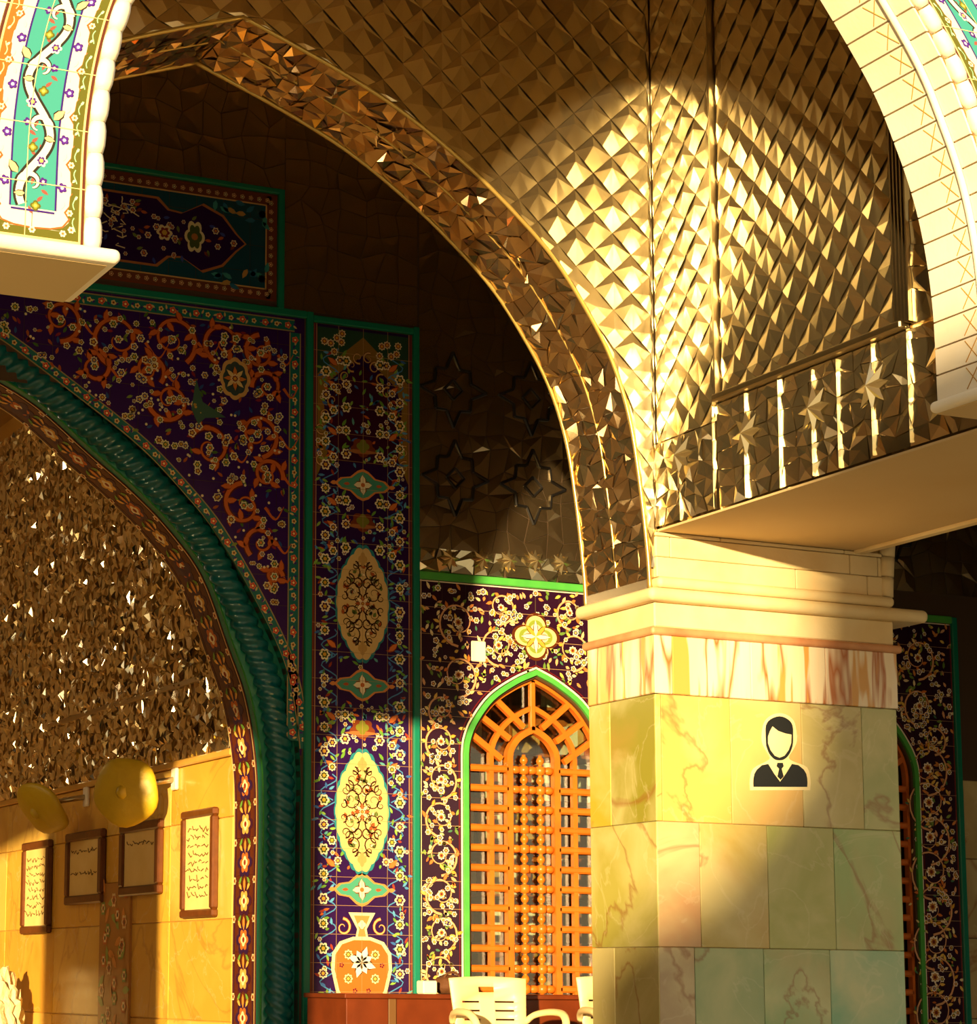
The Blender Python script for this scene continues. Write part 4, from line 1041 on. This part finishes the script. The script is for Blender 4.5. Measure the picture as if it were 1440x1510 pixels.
# ================================================================== THINGS
# ---- framed calligraphy on the niche wall
def picture(u0, u1, v0, v1, label, lines, thick=.05):
    c = (u0+u1)/2; ya, yb = onX(u1, (v0+v1)/2, XN).y, onX(u0, (v0+v1)/2, XN).y
    zt, zb = onX(c, v0, XN).z, onX(c, v1, XN).z; t = empty('picture_frame'); tag(t, label, 'picture')
    w_ = (yb-ya); e = min(.09, w_*.11); x0, x1 = XN-thick, XN-.001
    for a, b, c_, d in ((ya, yb, zt-e*.8, zt), (ya, yb, zb, zb+e*.8), (ya, ya+e, zb+e*.8, zt-e*.8), (yb-e, yb, zb+e*.8, zt-e*.8)):
        MB().bbox((x0, a, c_), (x1, b, d), .012).build('frame_bar', frame_wood, t)
    pp = MB().box((x0+.02, ya+e-.005, zb+e*.8-.005), (x1, yb-e+.005, zt-e*.8+.005)).build('paper', paper, t)
    mb = MB(); R = random.Random(int(u0))
    for k in range(lines):
        z = zt-e-.07-(zt-zb-2*e-.12)*k/max(1, lines-.4)
        y = ya+e+.06
        while y < yb-e-.07:
            q = [(x0+.0175, y, z+R.uniform(-.01, .01)), (x0+.0175, y+R.uniform(.015, .04), z+R.uniform(-.025, .02)), (x0+.0175, y+R.uniform(.04, .07), z+R.uniform(-.015, .03))]
            mb.tube(q, .0035, 4); y += R.uniform(.05, .09)
    stuff(mb.build('handwriting', ink, pp))
    rebase(t, (XN, (ya+yb)/2, zb)); return t
picture(38, 78, 1241, 1377, 'tall narrow framed calligraphy nearest the far end of the golden niche wall', 8)
picture(103, 157, 1226, 1333, 'framed sheet with a short script near its top, on the golden niche wall', 2)
picture(183, 242, 1212, 1320, 'dim framed sheet hanging below the round yellow disc on niche wall', 1)
picture(274, 323, 1194, 1353, 'tall framed calligraphy with many script lines beside the tiled arch lining', 9)

# ---- wall fans wrapped in yellow covers
def wall_fan(u, v, xx, nrm, r, label, sq=1.0):
    c = onX(u, v, xx); n_ = Vector(nrm).normalized(); t = empty('wall_fan'); tag(t, label, 'fan')
    bm = bmesh.new(); bmesh.ops.create_uvsphere(bm, u_segments=28, v_segments=14, radius=1)
    R = random.Random(int(u)); Q = n_.to_track_quat('Z', 'Y').to_matrix()
    for vv in bm.verts:
        a = math.atan2(vv.co.y, vv.co.x); k = 1+.03*math.sin(5*a+u)
        vv.co = c+Q @ Vector((vv.co.x*r*k, vv.co.y*r*k*sq, vv.co.z*r*.24+(.05*r*math.cos(3*a)*(vv.co.x**2+vv.co.y**2))))
    mb = MB(); mb.add_bm(bm); mb.build('cover', yellow_cover, t, True)
    MB().lathe([(.03, -.02), (.055, 0), (.055, .02), (.02, .03)], c+n_*.0+Vector((0, 0, 0))+n_*(r*.2), 'Y', 12).build('hub_knot', yellow_cover, t, True)
    w_ = Vector((XN-.005, c.y-.12, c.z+.1)); ba = MB().tube([c-n_*.05, (c+w_)/2+Vector((0, 0, .02)), w_], .022, 8).build('bracket_arm', metal, t, True)
    MB().bbox((XN-.03, w_.y-.05, w_.z-.08), (XN-.001, w_.y+.05, w_.z+.08), .008).build('wall_plate', white_paper, ba)
    rebase(t, w_); return t
wall_fan(186, 1168, 5.72, (-.62, -.75, -.1), .255, 'round wall fan wrapped in yellow cover, turned to show its full disc')
wall_fan(62, 1192, 5.72, (-.80, -.22, -.62), .30, 'wall fan wrapped in yellow cover, turned edge on above narrow frame', .8)

# ---- chandelier hanging in the niche
ch_ = empty('chandelier'); tag(ch_, 'ring chandelier of glowing globes hanging inside the mirror niche', 'chandelier')
hc = Vector((3.0, 17.6, 2.75+CZ)); bulb = mat('lamp_globe', 'fff0d0', .4)
_b = bulb.node_tree.nodes['Principled BSDF']; _b.inputs['Emission Color'].default_value = (1, .82, .5, 1); _b.inputs['Emission Strength'].default_value = 26
MB().tube([hc+Vector((0, 0, 6-hc.z)), hc], .015, 8).build('rod', metal, ch_, True)
MB().tube([hc+Vector((.5*math.cos(2*PI*k/24), .5*math.sin(2*PI*k/24), 0)) for k in range(25)], .022, 8, False).build('ring', metal, ch_, True)
for k in range(8):
    a = 2*PI*k/8; q = hc+Vector((.5*math.cos(a), .5*math.sin(a), .0))
    arm = MB().tube([hc+Vector((0, 0, .25)), (hc+q)/2+Vector((0, 0, .05)), q], .01, 6).build('arm', metal, ch_, True)
    MB().lathe([(.02, 0), (.06, .03), (.085, .09), (.06, .15), (.02, .18)], q, 'Z', 12).build('globe', bulb, arm, True)
rebase(ch_, hc)

# ---- bundle at the foot of the niche wall
bm = bmesh.new(); bmesh.ops.create_icosphere(bm, subdivisions=4, radius=1)
c = onY(0, 1470, 19.0)
for v in bm.verts:
    k = 1+.12*math.sin(9*v.co.x+4*v.co.z)*math.sin(8*v.co.y+3*v.co.x)+.08*math.sin(17*v.co.z+6*v.co.y)+rnd.uniform(-.05, .05)
    v.co = Vector((v.co.x*.2*k, v.co.y*.2*k, max(-.44, v.co.z*.45*k)))
mb = MB(); mb.add_bm(bm); o = mb.build('cloth_bundle', mat('pale_cloth', 'e6cf9a', .7, bump=(30, .6))); o.location = (c.x-.0, 19.0, .441)
tag(o, 'crumpled pale cloth bundle standing on the floor by the niche wall', 'bundle')

# ---- lattice windows
def window(c, name, label):
    wd = empty(name); struct(wd, label); YW = YB+.05
    def ring(k1, k2, y0, y1, nm, m_, z0=0):
        A = warch(c, k1); B = warch(c, k2)
        for side in (0, 1):                                       # two halves keep the outline simple
            h = len(A)//2+1
            a, b = (A[:h], B[:h]) if side == 0 else (A[h-1:], B[h-1:])
            MB().prism([p for p in a]+[p for p in reversed(b)], lambda x, z, d: (x, d, z), y0, y1).build(nm, m_, wd)
    ring(1.0, .935, YB-.006, YB+.03, 'green_border', green)
    ring(.935, .905, YB+.02, YB+.12, 'reveal', mat('reveal_dark', '4a3010', .6))
    ring(.93, .865, YW, YW+.05, 'frame', wood)
    ring(.605, .545, YW+.004, YW+.045, 'middle_arch', wood)
    ring(.365, .285, YW, YW+.055, 'inner_arch', wood)
    z = WSP-.085
    while z > .08:
        for a, b in ((c-WH*.9, c-.19), (c+.19, c+WH*.9)):
            MB().bbox((a, YW+.0, z-.024), (b, YW+.04, z+.024), .012).build('lattice_bar', wood, wd)
        z -= .1385
    for (x0, y0, x1, y1) in ((290, 410, 585, 655), (370, 265, 650, 490), (505, 135, 765, 395)):
        p, q = [onY(640+x/5.538, 1000+y/5.538, YB) for x, y in ((x0, y0), (x1, y1))]
        for s in (-1, 1):
            P_ = [(c+s*(WC1-.0-p.x), p.z), (c+s*(WC1-q.x), q.z)] if s < 0 else [(c+WC1-p.x, p.z), (c+WC1-q.x, q.z)]
            (ax, az), (bx, bz) = P_ if s > 0 else [(c-(WC1-p.x), p.z), (c-(WC1-q.x), q.z)]
            d = Vector((bx-ax, bz-az)).normalized(); nn = Vector((-d.y, d.x))*.021
            MB().prism([(ax+nn.x, az+nn.y), (ax-nn.x, az-nn.y), (bx-nn.x, bz-nn.y), (bx+nn.x, bz+nn.y)], lambda x, z, d_: (x, d_, z), YW+.002, YW+.04).build('radial_bar', wood, wd)
    MB().bbox((c-.022, YW, WSP+.19), (c+.022, YW+.042, WSP+.56), .008).build('radial_bar', wood, wd)
    # turned spindles
    pit = .1385; n = int((WSP+.02)/pit)
    prof = []
    for k in range(n):
        z0 = WSP-.085-pit*(n-1)+pit*k
        for r, h in ((.036, -.024), (.039, 0), (.036, .024), (.014, .030), (.012, .04), (.025, .052), (.030, .068), (.025, .084), (.012, .098), (.014, .108)): prof.append((r, z0+h))
    for s in (-1, 1): MB().lathe(prof, (c+s*.066, YW+.028, 0), 'Z', 10).build('spindle', wood, wd, True)
    hp = [(.008, -.165)]
    for cx in (-.132, 0, .132): hp += [(.012, cx-.036), (.026, cx-.022), (.030, cx), (.026, cx+.022), (.012, cx+.036)]
    hp.append((.008, .165))
    hm = MB().lathe(hp, (0, 0, 0), 'X', 8).mesh('cross_spindle', True); hm.materials.append(wood)
    for k in range(n):
        o = link('cross_spindle', hm, wd); o.location = (c, YW+.028, WSP-.085-pit*k)
    MB().prism(warch(c, .93), lambda x, z, d: (x, d, z), YW+.062, YW+.068).build('pane', glass_m, wd)
    return wd
window(WC1, 'window_1', 'pointed wooden lattice window with turned spindles, behind the cream chair')
window(WC2, 'window_2', 'pointed wooden lattice window hidden beyond the onyx pillar')
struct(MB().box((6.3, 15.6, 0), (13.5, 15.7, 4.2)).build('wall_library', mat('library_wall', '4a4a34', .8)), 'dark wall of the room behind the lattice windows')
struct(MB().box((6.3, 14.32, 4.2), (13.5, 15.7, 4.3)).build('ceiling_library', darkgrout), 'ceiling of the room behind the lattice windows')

# ---- bookcase and books behind the window
bc = empty('bookcase'); tag(bc, 'wooden bookcase seen through the lattice window', 'bookcase')
bx0, bx1, by0, by1 = 7.75, 9.1, 14.72, 15.0
NSH, SHP = 9, .345
ORD = ['lowest', 'second lowest', 'third lowest', 'fourth lowest', 'middle', 'fourth highest', 'third highest', 'second highest', 'highest']
for k in range(NSH+1): MB().bbox((bx0, by0, .06+k*SHP), (bx1, by1, .085+k*SHP), .004).build('shelf', shelf_wood, bc)
for x in (bx0-.025, 8.25, bx1): MB().bbox((x, by0-.005, 0), (x+.025, by1, .10+NSH*SHP), .004).build('side_panel', shelf_wood, bc)
MB().box((bx0, by1, 0), (bx1, by1+.012, .1+NSH*SHP)).build('back_panel', shelf_wood, bc)
rebase(bc, ((bx0+bx1)/2, by1, 0))
def book_mesh():
    mb = MB(); mb.bbox((-.5, -.5, 0), (.5, .5, 1), .03); return mb
BM = [('cream', 'f0e6cc'), ('tan', 'c9a060'), ('rust red', 'b0501e'), ('white', 'f6f0e0'), ('dark brown', '5a2f14')]
bmeshes = []
for nm, cl in BM:
    me = book_mesh().mesh('book'); me.materials.append(mat('book_'+nm.replace(' ', '_'), cl, .6)); bmeshes.append(me)
for k in range(NSH):
    for xa, xb in ((bx0+.01, 8.24), (8.285, bx1-.01)):
        x = xa
        while x < xb-.05:
            if rnd.random() < .16: x += rnd.uniform(.03, .12); continue
            w_ = rnd.uniform(.03, .06); h = rnd.uniform(.2, .29); i = rnd.choice((0, 0, 1, 2, 2, 3, 4))
            if x+w_ > xb: break
            o = link('book', bmeshes[i]); o.location = (x+w_/2, by0+.10, .085+k*SHP); o.scale = (w_*.97, .17, h)
            tag(o, '%s book on the %s shelf of the bookcase behind the lattice window' % (BM[i][0], ORD[k]), 'book', '%s books on the %s shelf' % (BM[i][0], ORD[k])); x += w_+.001

# ---- desk
dz = .758; dy0, dy1 = 13.25, 13.85; dx0, dx1 = onY(511, 1470, dy0).x, 8.25
dk = empty('desk'); tag(dk, 'reddish brown wooden desk in front of the tiled wall', 'desk')
MB().bbox((dx0-.02, dy0-.02, dz-.03), (dx1+.02, dy1+.02, dz), .005).build('desktop', deskwood, dk)
xs = onY(574, 1480, dy0).x
MB().bbox((dx0, dy0+.003, .05), (xs-.005, dy1, dz-.03), .004).build('pedestal', deskwood, dk)
MB().bbox((xs-.004, dy0, .02), (xs+.05, dy1, dz-.03), .004).build('stile', mat('desk_edge', '6a4a2a', .4), dk)
MB().bbox((xs+.05, dy0+.015, .25), (dx1-.06, dy0+.035, dz-.03), .003).build('front_panel', deskwood, dk)
MB().bbox((dx1-.06, dy0, 0), (dx1, dy1, dz-.03), .004).build('leg_panel', deskwood, dk)
MB().bbox((dx0+.03, dy0+.03, 0), (xs+.02, dy1-.03, .05), .004).build('plinth', deskwood, dk)
rebase(dk, ((dx0+dx1)/2, (dy0+dy1)/2, 0))
a, b = onY(622, 1460, dy0+.12), onY(643, 1460, dy0+.12)
o = MB().bbox((a.x, dy0+.1, dz), (b.x, dy0+.2, dz+.085), .008).build('paper_box', white_paper); tag(o, 'small white card box on the brown desk', 'box')
bag = empty('cloth_bag'); tag(bag, 'slumped dark brown bag lying on the desk beside a white box', 'bag')
bm = bmesh.new(); bmesh.ops.create_icosphere(bm, subdivisions=3, radius=1)
bc_ = onY(660, 1455, dy0+.22)
for v in bm.verts:
    k = 1+.12*math.sin(7*v.co.x+3*v.co.z)*math.cos(6*v.co.y)+rnd.uniform(-.03, .03)
    v.co = Vector((bc_.x+.02+v.co.x*.105*k, dy0+.24+v.co.y*.09*k, dz+max(0, .055+v.co.z*.07*k)))
mb = MB(); mb.add_bm(bm); mb.build('body', brown_cloth, bag, True)
MB().tube([(bc_.x+.02+.06*math.cos(t), dy0+.2, dz+.09+.05*math.sin(t)) for t in [PI*k/10 for k in range(11)]], .008, 6).build('strap', brown_cloth, bag, True)
rebase(bag, (bc_.x+.02, dy0+.24, dz))

# ---- plastic armchairs
def chair(label):
    t = empty('plastic_armchair'); tag(t, label, 'chair', None)
    us = [-.24, -.17, -.05, -.042, .042, .05, .17, .24]; vs_ = [.40, .555, .567, .61, .622, .665, .677, .72, .732, .785, .82, .855, .872]
    def bpnt(u, v):
        k = (v-.40)/.472; wd = .86+.14*k; cr = .022*math.sin(PI*min(1, max(0, (u+.24)/.48))) if v > .84 else 0
        return Vector((u*wd, .21+.085*k+.05*(1-(u/.24)**2)*.8, v+(cr*.6 if v > .86 else 0)))
    bm = bmesh.new(); G = {}
    for i, u in enumerate(us):
        for j, v in enumerate(vs_): G[i, j] = bm.verts.new(bpnt(u, v))
    for i in range(len(us)-1):
        for j in range(len(vs_)-1):
            um, vm = (us[i]+us[i+1])/2, (vs_[j]+vs_[j+1])/2
            if abs(um) < .05 and .785 < vm < .82: continue
            if .05 < abs(um) < .17 and j in (1, 3, 5, 7): continue
            bm.faces.new([G[i, j], G[i+1, j], G[i+1, j+1], G[i, j+1]])
    me = bpy.data.meshes.new('backrest'); bm.to_mesh(me); bm.free(); me.materials.append(plastic)
    for p in me.polygons: p.use_smooth = True
    o = link('backrest', me, t); md = o.modifiers.new('thickness', 'SOLIDIFY'); md.thickness = .012; md.offset = 0
    mb = MB()
    poly = [(-.20, .24), (-.23, .0), (-.24, -.2), (-.2, -.25), (0, -.265), (.2, -.25), (.24, -.2), (.23, 0), (.20, .24)]
    mb.prism(poly, lambda a, b, d: (a, b, d+.02*(a/.24)**2-.012*(1-(b/.25)**2)), .405, .43); mb.build('seat', plastic, t)
    for s in (-1, 1):
        P_ = [(s*.225, .27, .60), (s*.25, .2, .645), (s*.275, .08, .665), (s*.285, -.06, .668), (s*.282, -.17, .655), (s*.272, -.235, .61), (s*.262, -.25, .52), (s*.25, -.25, .43)]
        S2 = smoothline([(p[1], p[2]) for p in P_], 4); X2 = smoothline([(p[0], p[2]) for p in P_], 4)
        MB().tube([(x[0], y[0], y[1]) for x, y in zip(X2, S2)], .024, 8, flat=.8).build('arm', plastic, t, True)
        MB().tube([(s*.21, -.22, .42), (s*.235, -.25, .2), (s*.25, -.275, 0)], [.036, .028, .022], 8).build('leg', plastic, t, True)
        MB().tube([(s*.20, .22, .42), (s*.225, .27, .2), (s*.24, .31, 0)], [.036, .028, .022], 8).build('leg', plastic, t, True)
    return t
ch = chair('cream plastic armchair with slotted back in front of the brown desk')
p = onY(722, 1450, 12.75); a = math.radians(-8)
ch.location = (p.x+.27*math.sin(a), 12.75-.27*math.cos(a), 0); ch.rotation_euler = (0, 0, a); ch.scale = (1.06, 1.06, .985)
c2 = chair('cream plastic armchair standing half behind the onyx pillar')
c2.location = (onY(905, 1450, 12.7).x+.1, 12.7, 0); c2.rotation_euler = (0, 0, math.radians(-12))
